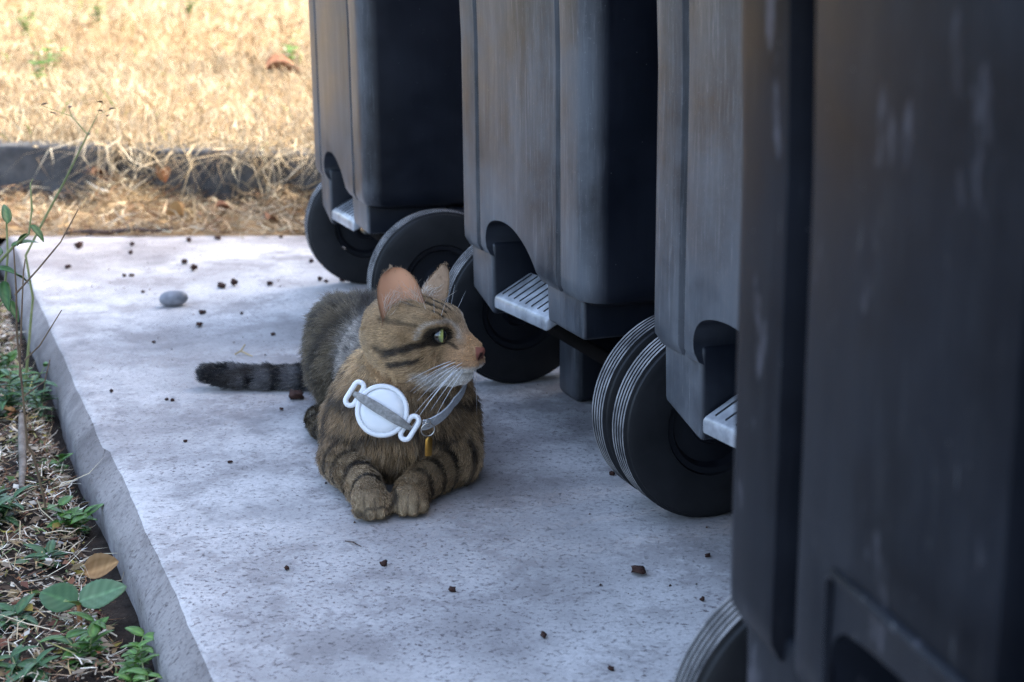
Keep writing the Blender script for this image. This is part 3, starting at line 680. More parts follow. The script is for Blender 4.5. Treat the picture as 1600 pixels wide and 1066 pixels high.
def build_cat():
    Fd, lo, h = build_field(0.0017); V, Q = surface_nets(Fd, lo, h)
    NB = V[:, None, :]; 
    for it in range(2):                            # a touch of relaxation takes the grid out of the skin
        acc = np.zeros_like(V); cnt = np.zeros(len(V))
        for k in range(4):
            np.add.at(acc, Q[:, k], V[Q[:, (k + 1) % 4]]); np.add.at(cnt, Q[:, k], 1); np.add.at(acc, Q[:, (k + 1) % 4], V[Q[:, k]]); np.add.at(cnt, Q[:, (k + 1) % 4], 1)
        V = V * 0.5 + 0.5 * acc / np.maximum(cnt, 1)[:, None]
    nv = vnormals(V, Q); fl, ln, c0, c1, dark, H, hd = coat(V, nv)
    C = (c1 * 0.62 + c0 * 0.1) * (1 - dark[:, None]) + dark[:, None] * np.array(DK) * 0.9
    nose = (np.abs(H[:, 0]) < 0.0082) & (H[:, 1] > 0.0628) & (H[:, 2] > -0.0135) & (H[:, 2] < -0.0005)
    C[nose] = (0.235, 0.085, 0.060)
    nost = (np.abs(np.abs(H[:, 0]) - 0.0042) < 0.0016) & nose & (H[:, 2] < -0.0050); C[nost] = (0.03, 0.012, 0.01)
    furless = nose.copy()
    for e in EYES:
        de = np.linalg.norm((H - np.array([e[0] * 1.12, e[1] + 0.003, e[2]])) / np.array([1.0, 1.15, 0.85]), axis=1); furless |= de < 0.0084
    # ears: thin cupped shells welded to the same mesh
    ev, eq, ec, off = [], [], [], len(V); EAR = []
    for s in (-1, 1):
        b0 = np.array([s * 0.0265, -0.004 if s < 0 else 0.001, 0.0290]); tip = np.array([-0.0345, -0.0150, 0.0745]) if s < 0 else np.array([0.0420, 0.0120, 0.0690])
        axis = tip - b0; hgt = np.linalg.norm(axis); axis /= hgt
        face = np.array([-0.80, 0.60, 0.0]) if s < 0 else np.array([0.85, 0.53, 0.0]); face -= axis * (face @ axis); face /= np.linalg.norm(face)
        side = np.cross(axis, face); ns, nt = 22, 17
        for layer in (0, 1):
            for i in range(ns):
                sv = i / (ns - 1) * 1.18 - 0.18
                w = 0.0225 * (1 - max(sv, 0) ** (3.0 if s < 0 else 1.9)) ** (0.52 if s < 0 else 0.75) if sv > 0 else 0.0225 + 0.004 * -sv * 5
                if s < 0: w *= 1.0
                for j in range(nt):
                    t = j / (nt - 1) * 2 - 1
                    cup = -0.0125 * (1 - t * t) * (1 - 0.55 * max(sv, 0)) + 0.002
                    roll = 0.0020 * (abs(t) ** 6)
                    pt = b0 + axis * hgt * sv + side * t * w + face * (cup - roll - (0.0017 * (1 - abs(t) ** 8) * (1 if sv < 0.96 else 0) if layer else 0))
                    ev.append(HC + (pt * HS) @ HM)
                    if layer == 0:
                        rimf = max(abs(t) ** 4, max(sv, 0) ** 8); pk = np.array([0.95, 0.50, 0.30]) * (0.62 + 0.38 * max(sv, 0)); ec.append(pk * (1 - 0.35 * rimf))
                    else: ec.append(np.array([0.34, 0.22, 0.135]))
            base = off + len(ev) - ns * nt
            for i in range(ns - 1):
                for j in range(nt - 1):
                    a = base + i * nt + j; qd = [a, a + 1, a + nt + 1, a + nt]; eq.append(qd if (layer == 0) else qd[::-1])
            if layer == 1:
                b1 = base - ns * nt
                for i in range(ns - 1):
                    for j in (0, nt - 1):
                        a, b = b1 + i * nt + j, base + i * nt + j; qd = [a, a + nt, b + nt, b]; eq.append(qd if j == 0 else qd[::-1])
                for j in range(nt - 1):
                    a, b = b1 + (ns - 1) * nt + j, base + (ns - 1) * nt + j; eq.append([a, a + 1, b + 1, b])
        EAR.append((b0, axis, hgt, face, side, s))
    ev = np.array(ev); eq = np.array(eq)
    me = np_mesh('cat', np.concatenate([V, ev]), [Q, eq], np.concatenate([C, np.array(ec)]))
    return me, V, Q, nv, furless, EAR, ev, eq, np.array(ec), off
cat_me, CV, CQ, CN, CFURLESS, CEAR, CEV, CEQ, CEC, CEO = build_cat()
k = N('cat_skin', 0.75, 0.2); k.base(k.vcol()); k.b.inputs['Subsurface Weight'].default_value = 0.0
M['skin'] = k.m
cat = link('cat', cat_me, M['skin']); cat.location = CAT_O; cat.rotation_euler = (0, 0, CAT_RZ)
tag(cat, 'brown tabby cat lying on the concrete, head turned toward the bins', 'cat')
COLLAR_C = np.array([0.032, 0.070, 0.130]); COLLAR_R = 0.0600; _ct = R(27)
def collar_pt(phi, off=0.0, w=0.0):
    r = COLLAR_R + off; x = np.array([1.0, 0, 0]); y = np.array([0, math.cos(_ct), math.sin(_ct)]); nn = np.array([0, -math.sin(_ct), math.cos(_ct)])
    return COLLAR_C + x * r * (0.84 if math.cos(phi) > -0.6 else 0.66) * math.cos(phi) + y * r * math.sin(phi) + nn * w
def build_fur(n_body):
    P0, P1, P2, P3 = (CV[CQ[:, i]] for i in range(4))
    area = 0.5 * np.linalg.norm(np.cross(P2 - P0, P3 - P1), axis=1); cen = (P0 + P1 + P2 + P3) / 4
    Hc = ((cen - HC) @ HM.T) / HS; facew = np.exp(-np.maximum(np.linalg.norm(Hc / np.array([0.05, 0.07, 0.05]), axis=1) - 1, 0) * 6)
    wgt = area * (1 + 2.2 * facew) * np.where(cen[:, 1] > 0.30, 0.75, 1.0) * (cen[:, 2] > 0.0035); wgt[CFURLESS[CQ].any(1)] = 0
    fi = rng.choice(len(CQ), n_body, p=wgt / wgt.sum()); a, b = rng.random((2, n_body, 1))
    root = (P0[fi] * (1 - a) + P1[fi] * a) * (1 - b) + (P3[fi] * (1 - a) + P2[fi] * a) * b
    nr = CN[CQ[fi, 0]] * 0.5 + CN[CQ[fi, 2]] * 0.5; nr /= np.linalg.norm(nr, axis=1, keepdims=True)
    fl, ln, c0, c1, dark, H, hd = coat(root, nr)
    tan = fl - nr * (fl * nr).sum(1, keepdims=True); tl_ = np.linalg.norm(tan, axis=1, keepdims=True); tan /= np.maximum(tl_, 1e-6)
    wave = np.stack([vnoise(root, 190, 20 + i) for i in range(3)], 1) * 0.62 + np.stack([vnoise(root, 520, 30 + i) for i in range(3)], 1) * 0.45
    ln = ln * rng.uniform(0.55, 1.18, n_body) * (1 + 0.15 * vnoise(root, 90, 44))
    # the collar presses the coat flat
    cp = np.array([collar_pt(t) for t in np.linspace(0, 2 * np.pi, 72)]); dc = np.min(np.linalg.norm(root[:, None, :] - cp[None], axis=2), axis=1)
    press = np.clip((0.016 - dc) / 0.012, 0, 1); ln *= 1 - 0.62 * press
    lift = np.where(hd > 0.5, 0.26, 0.40) * (1 - 0.5 * press); lift = lift * rng.uniform(0.6, 1.5, n_body)
    d1 = tan + nr * lift[:, None] * 1.5 + wave * 0.30 + rng.normal(size=(n_body, 3)) * 0.10; d1 /= np.linalg.norm(d1, axis=1, keepdims=True)
    d2 = tan + nr * lift[:, None] * 0.55 + wave * 0.50 + rng.normal(size=(n_body, 3)) * 0.14; d2 /= np.linalg.norm(d2, axis=1, keepdims=True)
    k1 = root + d1 * ln[:, None] * 0.35; k2 = k1 + (d1 * 0.5 + d2 * 0.5) * ln[:, None] * 0.35; k3 = k2 + d2 * ln[:, None] * 0.32
    pts = np.stack([root - nr * 0.0006, k1, k2, k3], 1); pts[..., 2] = np.maximum(pts[..., 2], 0.0012 + 0.0008 * rng.random((n_body, 1)))
    mixv = rng.random(n_body) ** 0.8
    mott = np.clip(1 + 0.30 * vnoise(root, 75, 61) + 0.34 * vnoise(root, 420, 62), 0.35, 1.8)[:, None]
    lightc = c1 * rng.uniform(0.70, 1.35, (n_body, 1)) * np.where((hd > 0.5)[:, None], 0.5 + 0.5 * mott, mott); tick = (rng.random(n_body) < 0.40)[:, None]
    rootc = c0 * 0.6 + c1 * 0.16; tipc = np.where(tick, c0 * 0.8, lightc * 1.45); guard = (rng.random(n_body) < 0.10)[:, None] * (hd < 0.6)[:, None]
    tipc = np.where(guard, np.array([0.60, 0.50, 0.38]), tipc)
    dk = np.clip(dark[:, None] * 1.15, 0, 1) * rng.uniform(0.85, 1.0, (n_body, 1)); black = np.array([0.018, 0.014, 0.012])
    cols = np.stack([rootc, lightc * 0.8, lightc, tipc], 1); cols = cols * (1 - dk[:, None]) + dk[:, None] * black
    rad = np.where(hd > 0.5, 0.00013, 0.00019)[:, None] * np.array([1.0, 0.95, 0.7, 0.18])[None]
    # ears: fine down on the backs, long pale hairs inside
    ex, ecol, erad = [], [], []
    for (b0, axis, hgt, face, side, s) in CEAR:
        for i in range(300):                       # pale tufts from the front edge and floor of the ear
            t = rng.uniform(-1.0, 0.95) ; sv = rng.uniform(-0.05, 0.36)
            fr_ = -s * 1.0
            pt = b0 + axis * hgt * sv + side * t * 0.020 * (1 - max(sv, 0) ** 2) + face * (-0.0115 * (1 - t * t))
            dr = axis * rng.uniform(0.5, 1.0) + side * rng.normal() * 0.45 - side * t * 0.5 + face * rng.uniform(0.1, 0.55); L_ = rng.uniform(0.008, 0.018)
            q = [pt, pt + dr * L_ * 0.4, pt + dr * L_ * 0.75 + face * 0.001, pt + dr * L_]; ex.append([HC + (np.array(v) * HS) @ HM for v in q])
            cc = np.array([0.85, 0.75, 0.63]) * rng.uniform(0.6, 1.15); ecol.append([cc * 0.8, cc, cc, cc]); erad.append(np.array([1, .9, .6, .15]) * 0.00012)
    ne = len(CEV) // 4                             # per ear: inner layer, outer layer
    for e in range(2):
        outer = CEV[e * 2 * ne + ne: e * 2 * ne + 2 * ne]; inner = CEV[e * 2 * ne: e * 2 * ne + ne]
        up_ = (CEAR[e][1]) @ HM
        for i in rng.integers(0, ne, 1400):
            p = outer[i]; nn = p - inner[i]; nl = np.linalg.norm(nn)
            nn = nn / nl if nl > 1e-5 else -(CEAR[e][3] @ HM)
            p = p + rng.normal(size=3) * 0.0008; dr = up_ * 0.9 + nn * 0.35 + rng.normal(size=3) * 0.15; L_ = rng.uniform(0.001, 0.0024)
            ex.append([p, p + dr * L_ * .35, p + dr * L_ * .7, p + dr * L_]); cc = np.array([0.36, 0.235, 0.14]) * rng.uniform(0.6, 1.3); ecol.append([cc] * 4); erad.append(np.array([1, .9, .6, .15]) * 0.00012)
    pts = np.concatenate([pts, np.array(ex)]); cols = np.concatenate([cols, np.array(ecol)]); rad = np.concatenate([rad, np.array(erad)])
    cu = bpy.data.hair_curves.new('fur'); n = len(pts); cu.add_curves([4] * n)
    cu.attributes['position'].data.foreach_set('vector', pts.astype(np.float32).ravel())
    ra = cu.attributes.get('radius') or cu.attributes.new('radius', 'FLOAT', 'POINT'); ra.data.foreach_set('value', rad.astype(np.float32).ravel())
    ca = cu.attributes.new('Col', 'FLOAT_COLOR', 'POINT'); c4 = np.ones((n * 4, 4), np.float32); c4[:, :3] = np.clip(cols.reshape(-1, 3), 0.004, 0.95); ca.data.foreach_set('color', c4.ravel())
    return cu
kf = N('cat_fur', 0.42, 0.45); kf.base(kf.vcol())
M['fur'] = kf.m
fur = bpy.data.objects.new('fur', build_fur(150000)); COL.objects.link(fur); fur.data.materials.append(M['fur']); fur.parent = cat
SC.cycles_curves.shape = 'RIBBONS'
# eyes: dark ball with a green-gold iris and an upright slit, clear wet surface
def eye_mat():
    k = N('cat_eye', 0.06, 0.6); c = k.n('TexCoord'); sp = k.n('SeparateXYZ'); k.l(c.outputs['Object'], sp.inputs[0])
    def mth(op, a, b=None):
        m = k.n('Math', operation=op)
        for s_, v in zip(m.inputs, (a, b)):
            if v is None: continue
            if hasattr(v, 'is_linked'): k.l(v, s_)
            else: s_.default_value = v
        return m.outputs[0]
    x, z = sp.outputs[0], sp.outputs[2]
    rr = mth('SQRT', mth('ADD', mth('MULTIPLY', x, x), mth('MULTIPLY', z, z)))
    iris = k.ramp(mth('DIVIDE', rr, 0.0105), [(0.0, (0.34, 0.36, 0.08)), (0.50, (0.38, 0.40, 0.11)), (0.66, (0.14, 0.17, 0.05)), (0.72, (0.010, 0.010, 0.010))])
    xs = mth('MULTIPLY', x, 1.55); zs = mth('MULTIPLY', z, 0.95); pr = mth('SQRT', mth('ADD', mth('MULTIPLY', xs, xs), mth('MULTIPLY', zs, zs)))
    k.base(k.mix(k.ramp(mth('DIVIDE', pr, 0.0105), [(0.56, 1.0), (0.62, 0.0)]), iris, (0.004, 0.004, 0.005)))
    k.b.inputs['Coat Weight'].default_value = 1.0; k.b.inputs['Coat Roughness'].default_value = 0.02
    return k.m
M['eye'] = eye_mat()
for e in EYES:
    bm = bmesh.new(); bmesh.ops.create_uvsphere(bm, u_segments=32, v_segments=20, radius=0.0083)
    o = link('eye', from_bm('eye', bm, 0), M['eye'], cat, hp(*e))
    s = -1 if e[0] < 0 else 1
    fwd = Vector(((np.array([s * 0.22, 0.97, 0.02])) @ HM)); up_ = Vector(HU); yv = -fwd.normalized(); xv = up_.cross(yv) * -1; xv = yv.cross(up_).normalized(); zv = xv.cross(yv)
    o.rotation_euler = Matrix((xv, yv, zv)).transposed().to_euler()
# whiskers and brow hairs
M['whisker'] = mat_vary('whisker', (0.70, 0.70, 0.72), (0.85, 0.85, 0.86), 50, 0.4, 0.5, 0.0)
wk = random.Random(5)
def whisker(a, d, L_, droop, r0=0.00042):
    a = np.array(a); d = np.array(d, float); d /= np.linalg.norm(d); pts = []
    for i in range(9):
        t = i / 8; pts.append(tuple(a + d * L_ * t + np.array([0, 0, -droop * L_ * t * t])))
    bm = bmesh.new(); tube_bm(bm, pts, [r0 * (1 - 0.85 * i / 8) for i in range(9)], 5); link('whisker', from_bm('whisker', bm, 0), M['whisker'], cat)
for s in (-1, 1):
    for i in range(10):
        row, colm = i % 4, i // 4
        a = hp(s * (0.0165 + 0.002 * colm), 0.0555 - 0.006 * colm, -0.0135 - 0.0028 * row)
        d = np.array([s * (0.62 + 0.12 * wk.random()), -0.28 - 0.16 * colm + wk.uniform(-0.1, 0.1), -0.20 - 0.17 * row + wk.uniform(-0.08, 0.08)]) @ HM
        whisker(a, d, wk.uniform(0.046, 0.074), 0.12 + 0.1 * wk.random())
    for i in range(3):
        a = hp(s * 0.020, 0.030 - 0.005 * i, 0.024); d = np.array([s * 0.25, 0.35 - 0.3 * i, 0.85]) @ HM
        whisker(a, d, wk.uniform(0.022, 0.034), -0.1, 0.00022)

# ------------------------------------------------------------------ collar with tracker holder, ring and tag
M['webbing_pale'] = mat_vary('pale_webbing', (0.36, 0.37, 0.39), (0.55, 0.56, 0.58), 260, 0.8, 0.2, 0.5, 0.0006)
collar = empty('collar', CAT_O, CAT_RZ); tag(collar, 'grey webbing collar with round white tracker holder on the cat', 'collar')
def ribbon_ring(phis, off, wid, th):
    bm = bmesh.new(); rings = []
    for t in phis:
        rings.append([bm.verts.new(collar_pt(t, off + o_ + 0.014 * max(0.0, min(1.0, (R(-50) - t) / R(36))), w_)) for o_, w_ in ((0, -wid / 2), (th, -wid / 2), (th, wid / 2), (0, wid / 2))])
    n = len(rings); closed = abs((phis[-1] - phis[0]) - 2 * math.pi) > 1e-6 and False
    for i in range(n - 1):
        for k_ in range(4): bm.faces.new((rings[i][k_], rings[i][(k_ + 1) % 4], rings[i + 1][(k_ + 1) % 4], rings[i + 1][k_]))
    bm.faces.new(rings[0]); bm.faces.new(rings[-1][::-1]); return from_bm('band', bm)
link('band', ribbon_ring(list(np.linspace(R(-89), R(120), 60)), 0.0075, 0.013, 0.0018), M['webbing_pale'], collar)
# tracker frame: origin, long axis (loop to loop), outward normal
TC = np.array([-0.0060, 0.0010, 0.1085]); TX = np.array([0.0500, -0.0200, -0.0310]); TX /= np.linalg.norm(TX)
TN = np.array([-0.22, -0.90, 0.36]); TN -= TX * (TN @ TX); TN /= np.linalg.norm(TN); TY = np.cross(TN, TX)
TMAT = Matrix(((*[TX[0], TY[0], TN[0]], TC[0]), (*[TX[1], TY[1], TN[1]], TC[1]), (*[TX[2], TY[2], TN[2]], TC[2]), (0, 0, 0, 1)))
holder_bm = bmesh.new()
def lathe_z(bm, prof, n=48, close=False):
    rings = [[bm.verts.new((r * math.cos(2 * math.pi * k_ / n), r * math.sin(2 * math.pi * k_ / n), z)) for k_ in range(n)] for r, z in prof]
    m = len(rings)
    for i in range(m if close else m - 1):
        for k_ in range(n): bm.faces.new((rings[i][k_], rings[i][(k_ + 1) % n], rings[(i + 1) % m][(k_ + 1) % n], rings[(i + 1) % m][k_]))
    if not close:
        bm.faces.new(rings[0][::-1]); bm.faces.new(rings[-1])
lathe_z(holder_bm, [(0.0215, -0.004), (0.0250, -0.0036), (0.0266, -0.002), (0.0268, 0.001), (0.0258, 0.0030), (0.0244, 0.0036), (0.0226, 0.0032), (0.0220, 0.0012)])
me = from_bm('tracker_holder', holder_bm, 40); holder = link('tracker_holder', me, M['white'], collar); holder.matrix_local = TMAT
bm = bmesh.new(); lathe_z(bm, [(0.0216, -0.002), (0.0217, 0.0016), (0.0205, 0.0030), (0.0165, 0.0039), (0.0090, 0.0044), (0.002, 0.0046)]); link('tracker_disc', from_bm('tracker_disc', bm, 50), M['white'], holder)
def loop_bm(cx, slot_l, slot_w, th, rad):
    """stadium loop standing across the long axis at x = cx"""
    bm = bmesh.new(); path = []
    for i in range(10): a = math.pi * i / 9; path.append((cx + slot_w * math.cos(a), slot_l + slot_w * math.sin(a)))
    for i in range(10): a = math.pi + math.pi * i / 9; path.append((cx + slot_w * math.cos(a), -slot_l + slot_w * math.sin(a)))
    n = len(path); rings = []
    for i in range(n):
        p0, p1, p2 = (np.array(path[(i + d) % n]) for d in (-1, 0, 1)); t = p2 - p0; t = t / np.linalg.norm(t); nn = np.array([t[1], -t[0]])
        rings.append([bm.verts.new((*(p1 + nn * rad * math.cos(2 * math.pi * j / 10)), th * math.sin(2 * math.pi * j / 10) - 0.0005)) for j in range(10)])
    for i in range(n):
        for j in range(10): bm.faces.new((rings[i][j], rings[i][(j + 1) % 10], rings[(i + 1) % n][(j + 1) % 10], rings[(i + 1) % n][j]))
    return bm
for s in (-1, 1): link('strap_loop', from_bm('strap_loop', loop_bm(s * 0.0320, 0.0080, 0.0048, 0.0022, 0.0026), 60), M['white'], holder)
# webbing that crosses the face of the holder from loop to loop
bm = bmesh.new(); rings = []
for i in range(25):
    x = -0.0335 + 0.067 * i / 24; q = abs(x) / 0.0335; z = 0.0066 - 0.0075 * q ** 4; wdt = 0.0050 * (1 - 0.55 * q ** 3)
    rings.append([bm.verts.new((x, y, z + dz)) for y, dz in ((-wdt, 0), (-wdt, 0.0012), (-wdt * 0.5, 0.0019), (wdt * 0.5, 0.0019), (wdt, 0.0012), (wdt, 0))])
for a, b in zip(rings, rings[1:]):
    for j in range(6): bm.faces.new((a[j], a[(j + 1) % 6], b[(j + 1) % 6], b[j]))
bm.faces.new(rings[0]); bm.faces.new(rings[-1][::-1]); link('strap', from_bm('strap', bm, 50), M['webbing'], holder)
def ring_bm(R_, r_, n=32, m=8):
    bm = bmesh.new(); rr = [[bm.verts.new(((R_ + r_ * math.cos(2 * math.pi * j / m)) * math.cos(2 * math.pi * i / n), r_ * math.sin(2 * math.pi * j / m), (R_ + r_ * math.cos(2 * math.pi * j / m)) * math.sin(2 * math.pi * i / n))) for j in range(m)] for i in range(n)]
    for i in range(n):
        for j in range(m): bm.faces.new((rr[i][j], rr[i][(j + 1) % m], rr[(i + 1) % n][(j + 1) % m], rr[(i + 1) % n][j]))
    return bm
RC = np.array([0.0375, -0.0110, 0.0900])
rg = link('split_ring', from_bm('split_ring', ring_bm(0.0068, 0.0007), 60), M['metal'], collar, RC); rg.rotation_euler = (0.1, 0, 0.1)
rg2 = link('split_ring', from_bm('split_ring', ring_bm(0.0036, 0.0006), 60), M['metal'], collar, RC + np.array([0.0005, 0.001, 0.0065])); rg2.rotation_euler = (0, 0, 0.7)
bm = bmesh.new(); lathe_z(bm, [(0.0028, -0.0085), (0.0040, -0.0080), (0.0042, 0.0085), (0.0030, 0.0105), (0.0018, 0.0115)], 24)
for v in bm.verts: v.co.y *= 0.55
tg = link('name_tag', from_bm('name_tag', bm, 50), M['brass'], collar, RC + np.array([0.0005, -0.0008, -0.0185])); tg.rotation_euler = (0.05, 0.03, 0.4)

# ------------------------------------------------------------------ dry lawn, straw and verge litter
def rand_dir(n, up_lo, up_hi):
    a = rng.uniform(0, 2 * np.pi, n); e = rng.uniform(up_lo, up_hi, n)
    return np.stack([np.cos(a) * np.cos(e), np.sin(a) * np.cos(e), np.sin(e)], 1)
def lawn_blades(n, d0, d1, xl, xr, lmin, lmax, wid):
    d = d0 + (d1 - d0) * rng.random(n) ** 1.25; t = rng.random(n)
    yy = 3.35 + d; x = (-0.56 * yy + xl) * (1 - t) + (-0.02 * yy + xr) * t
    y = kerb_y(x) + d; b = np.stack([x, y, lawn_z(x, y) - 0.004], 1)
    cl = 0.5 + 0.5 * np.sin(x * 9 + 2 * np.sin(y * 5)) * np.cos(y * 7 + np.sin(x * 6))
    dr = rand_dir(n, 0.05, 1.15); L_ = rng.uniform(lmin, lmax, n) * (0.6 + 0.7 * cl)
    tip = b + dr * L_[:, None]; bend = rng.normal(size=(n, 3)) * 0.16 * L_[:, None]; bend[:, 2] = np.abs(bend[:, 2]) + 0.06 * L_
    c = straw_cols(n, STRAW) * LAWN_TONE
    brown = 0.5 + 0.5 * np.sin(x * 2.3 + 1.0) * np.sin(y * 1.9 + 0.5) + 0.25 * rng.normal(size=n)
    c = np.where((brown > 0.82)[:, None], c * np.array([0.72, 0.62, 0.5]), c)
    green = rng.random(n) < 0.006; c[green] = np.array([0.12, 0.22, 0.04]) * rng.uniform(0.7, 1.4, (green.sum(), 1))
    return ribbons(b, (b + tip) / 2 + bend, tip, wid * rng.uniform(0.6, 1.3, n) * (1 + 0.10 * d), c)
LAWN_TONE = 0.55
def join(parts):
    Vs, Fs, Cs, o = [], {}, [], 0
    for V, F, C_ in parts:
        Vs.append(V); Cs.append(C_)
        for f in F: Fs.setdefault(f.shape[1], []).append(f + o)
        o += len(V)
    return np.concatenate(Vs), [np.concatenate(v) for v in Fs.values()], np.concatenate(Cs)
g = link('dry_grass', np_mesh('dry_grass', *join([lawn_blades(30000, 0.02, 1.6, -0.5, 0.5, 0.025, 0.075, 0.0030), lawn_blades(26000, 1.2, 5.0, -0.5, 0.5, 0.03, 0.085, 0.0034),
         lawn_blades(20000, 4.5, 16.0, -1.5, 1.0, 0.05, 0.12, 0.006)])), M['blade'])
tag(g, 'matted sun-dried yellow grass covering the lawn', 'grass', kind='stuff')
def straw_field(n, fx, fz, lmin, lmax, wid, pal, flat=0.25, tone=1.0, curl=0.12):
    x, y = fx(n); b = np.stack([x, y, fz(x, y)], 1); n = len(x); dr = rand_dir(n, -0.03, flat); L_ = rng.uniform(lmin, lmax, n) * rng.uniform(0.4, 1, n)
    tip = b + dr * L_[:, None]; md = (b + tip) / 2 + rng.normal(size=(n, 3)) * curl * L_[:, None]
    for q in (b, md, tip): q[:, 2] = np.maximum(q[:, 2], fz(q[:, 0], q[:, 1]) + 0.0005)
    return ribbons(b, md, tip, wid * rng.uniform(0.5, 1.4, n), straw_cols(n, pal) * tone)
# strip of straw between the slab and the kerb
def strip_xy(n):
    x = rng.uniform(-2.2, 0.6, n); t = rng.random(n); y = 2.945 + (kerb_y(x) - 2.945) * t ** 0.85; return x, y
def strip_z(x, y): return 0.004 + 0.012 * np.clip((y - 2.93) / 0.3, 0, 1) + 0.008 * hnoise(x, y, 5) * np.clip((y - 2.95) * 8, 0, 1) + 0.040 * (np.exp(-((x + 0.84) / 0.06) ** 2) + np.exp(-((x + 0.50) / 0.07) ** 2) + np.exp(-((x + 1.5) / 0.1) ** 2)) * np.clip((y - 3.08) * 5, 0, 1)
xs = np.linspace(-3.5, 1.2, 140); ts = np.linspace(0, 1, 16); X, T = np.meshgrid(xs, ts); Y = 2.968 + (kerb_y(X) - 2.958) * T
i = np.arange(15 * 140).reshape(15, 140)[:, :-1].ravel()
ss = link('straw_bank', np_mesh('straw_bank', np.stack([X, Y, strip_z(X, Y) - 0.012], -1).reshape(-1, 3), [np.stack([i, i + 1, i + 141, i + 140], 1)]), M['thatch']); tag(ss, 'thatch of old straw between slab and kerb', 'thatch', kind='structure')
dry = lambda n: strip_xy(n)
sb = straw_field(9500, strip_xy, lambda x, y: strip_z(x, y) + 0.0, 0.03, 0.12, 0.0034, STRAW + [(0.34, 0.2, 0.1), (0.28, 0.15, 0.08)], 0.5, 0.62)
# stalks hanging over the kerb face
def hang(n):
    cl = np.array([-0.85, -0.80, -0.62, -0.55, -0.50, -0.47, -0.33, -1.45, -0.9])[rng.integers(0, 9, n)]; x = cl + rng.normal(size=n) * 0.045; y = kerb_y(x)
    b = np.stack([x, y + rng.uniform(-0.02, 0.09, n), rng.uniform(0.10, 0.145, n)], 1)
    tip = np.stack([x + rng.normal(size=n) * 0.08, y - rng.uniform(0.01, 0.14, n), rng.uniform(0.02, 0.12, n)], 1); md = (b + tip) / 2 + np.stack([rng.normal(size=n) * 0.02, -rng.uniform(0, 0.06, n), rng.uniform(0.0, 0.05, n)], 1)
    return ribbons(b, md, tip, 0.0026 * rng.uniform(0.6, 1.5, n), straw_cols(n, STRAW) * 0.62)
st = link('loose_straw', np_mesh('loose_straw', *join([sb, hang(330)])), M['blade']); tag(st, 'loose straw and dead stalks piled against the kerb', 'straw', kind='stuff')
# verge to the left of the slab: bits of dry grass, bark and leaf on soil
def verge_xy(n):
    s = rng.uniform(-0.35, 2.1, n); t = rng.random(n) ** 1.25 * 0.52 + 0.043; p = np.array(EDGE0)[None, :2] - s[:, None] * np.array(ROW)[None, :2] + t[:, None] * np.array(ROWN)[None, :2]; return p[:, 0], p[:, 1]
def verge_z(x, y):
    d = (x - EDGE0.x) * ROWN.x + (y - EDGE0.y) * ROWN.y
    return -0.080 + 0.036 * np.clip((d - 0.034) / 0.030, 0, 1) + 0.006 * hnoise(x, y, 4.2)
def chips(n):
    x, y = verge_xy(n); z = verge_z(x, y) + rng.uniform(0.001, 0.008, n); c = np.stack([x, y, z], 1); a = rand_dir(n, -0.25, 0.35); b = np.cross(a, rand_dir(n, 0.7, 1.5)); b /= np.linalg.norm(b, axis=1, keepdims=True)
    sa = (0.002 + 0.008 * rng.random(n) ** 2.5)[:, None]; sbb = sa * rng.uniform(0.25, 0.7, (n, 1)); up = np.cross(a, b) * sa * rng.uniform(-0.25, 0.25, (n, 1))
    V = np.stack([c - a * sa, c + b * sbb + up, c + a * sa, c - b * sbb + up], 1).reshape(-1, 3); o = np.arange(n)[:, None] * 4
    col = straw_cols(n, LITTER + [(0.13, 0.05, 0.03), (0.24, 0.10, 0.05), (0.42, 0.42, 0.42), (0.30, 0.24, 0.05), (0.07, 0.12, 0.03), (0.05, 0.03, 0.02), (0.08, 0.05, 0.03)]) * 0.8
    return V, [o + np.array([[0, 1, 2, 3]])], np.repeat(col, 4, 0)
xs_ = np.linspace(-0.95, 2.3, 130); ts_ = np.linspace(0.0, 1.0, 40); S_, T_ = np.meshgrid(xs_, ts_)
X = EDGE0.x - S_ * ROW.x + (0.026 + T_) * ROWN.x; Y = EDGE0.y - S_ * ROW.y + (0.026 + T_) * ROWN.y
i = np.arange(39 * 130).reshape(39, 130)[:, :-1].ravel()
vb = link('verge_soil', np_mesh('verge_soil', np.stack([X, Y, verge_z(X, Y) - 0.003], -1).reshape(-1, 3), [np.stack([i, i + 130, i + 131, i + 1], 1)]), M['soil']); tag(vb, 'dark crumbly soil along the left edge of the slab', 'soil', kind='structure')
vg = link('verge_litter', np_mesh('verge_litter', *join([straw_field(26000, verge_xy, lambda x, y: verge_z(x, y) + 0.002, 0.008, 0.034, 0.0014, LITTER + [(0.20, 0.10, 0.05), (0.12, 0.06, 0.04), (0.10, 0.13, 0.05)], 0.5, 1.35), straw_field(900, verge_xy, lambda x, y: verge_z(x, y) + 0.004, 0.03, 0.09, 0.0014, [(0.5, 0.42, 0.28), (0.58, 0.5, 0.36), (0.34, 0.32, 0.12)], 0.5, 1.05), chips(15000)])), M['litter'])
tag(vg, 'bits of dry grass, bark and leaf litter covering the verge', 'leaf litter', kind='stuff')
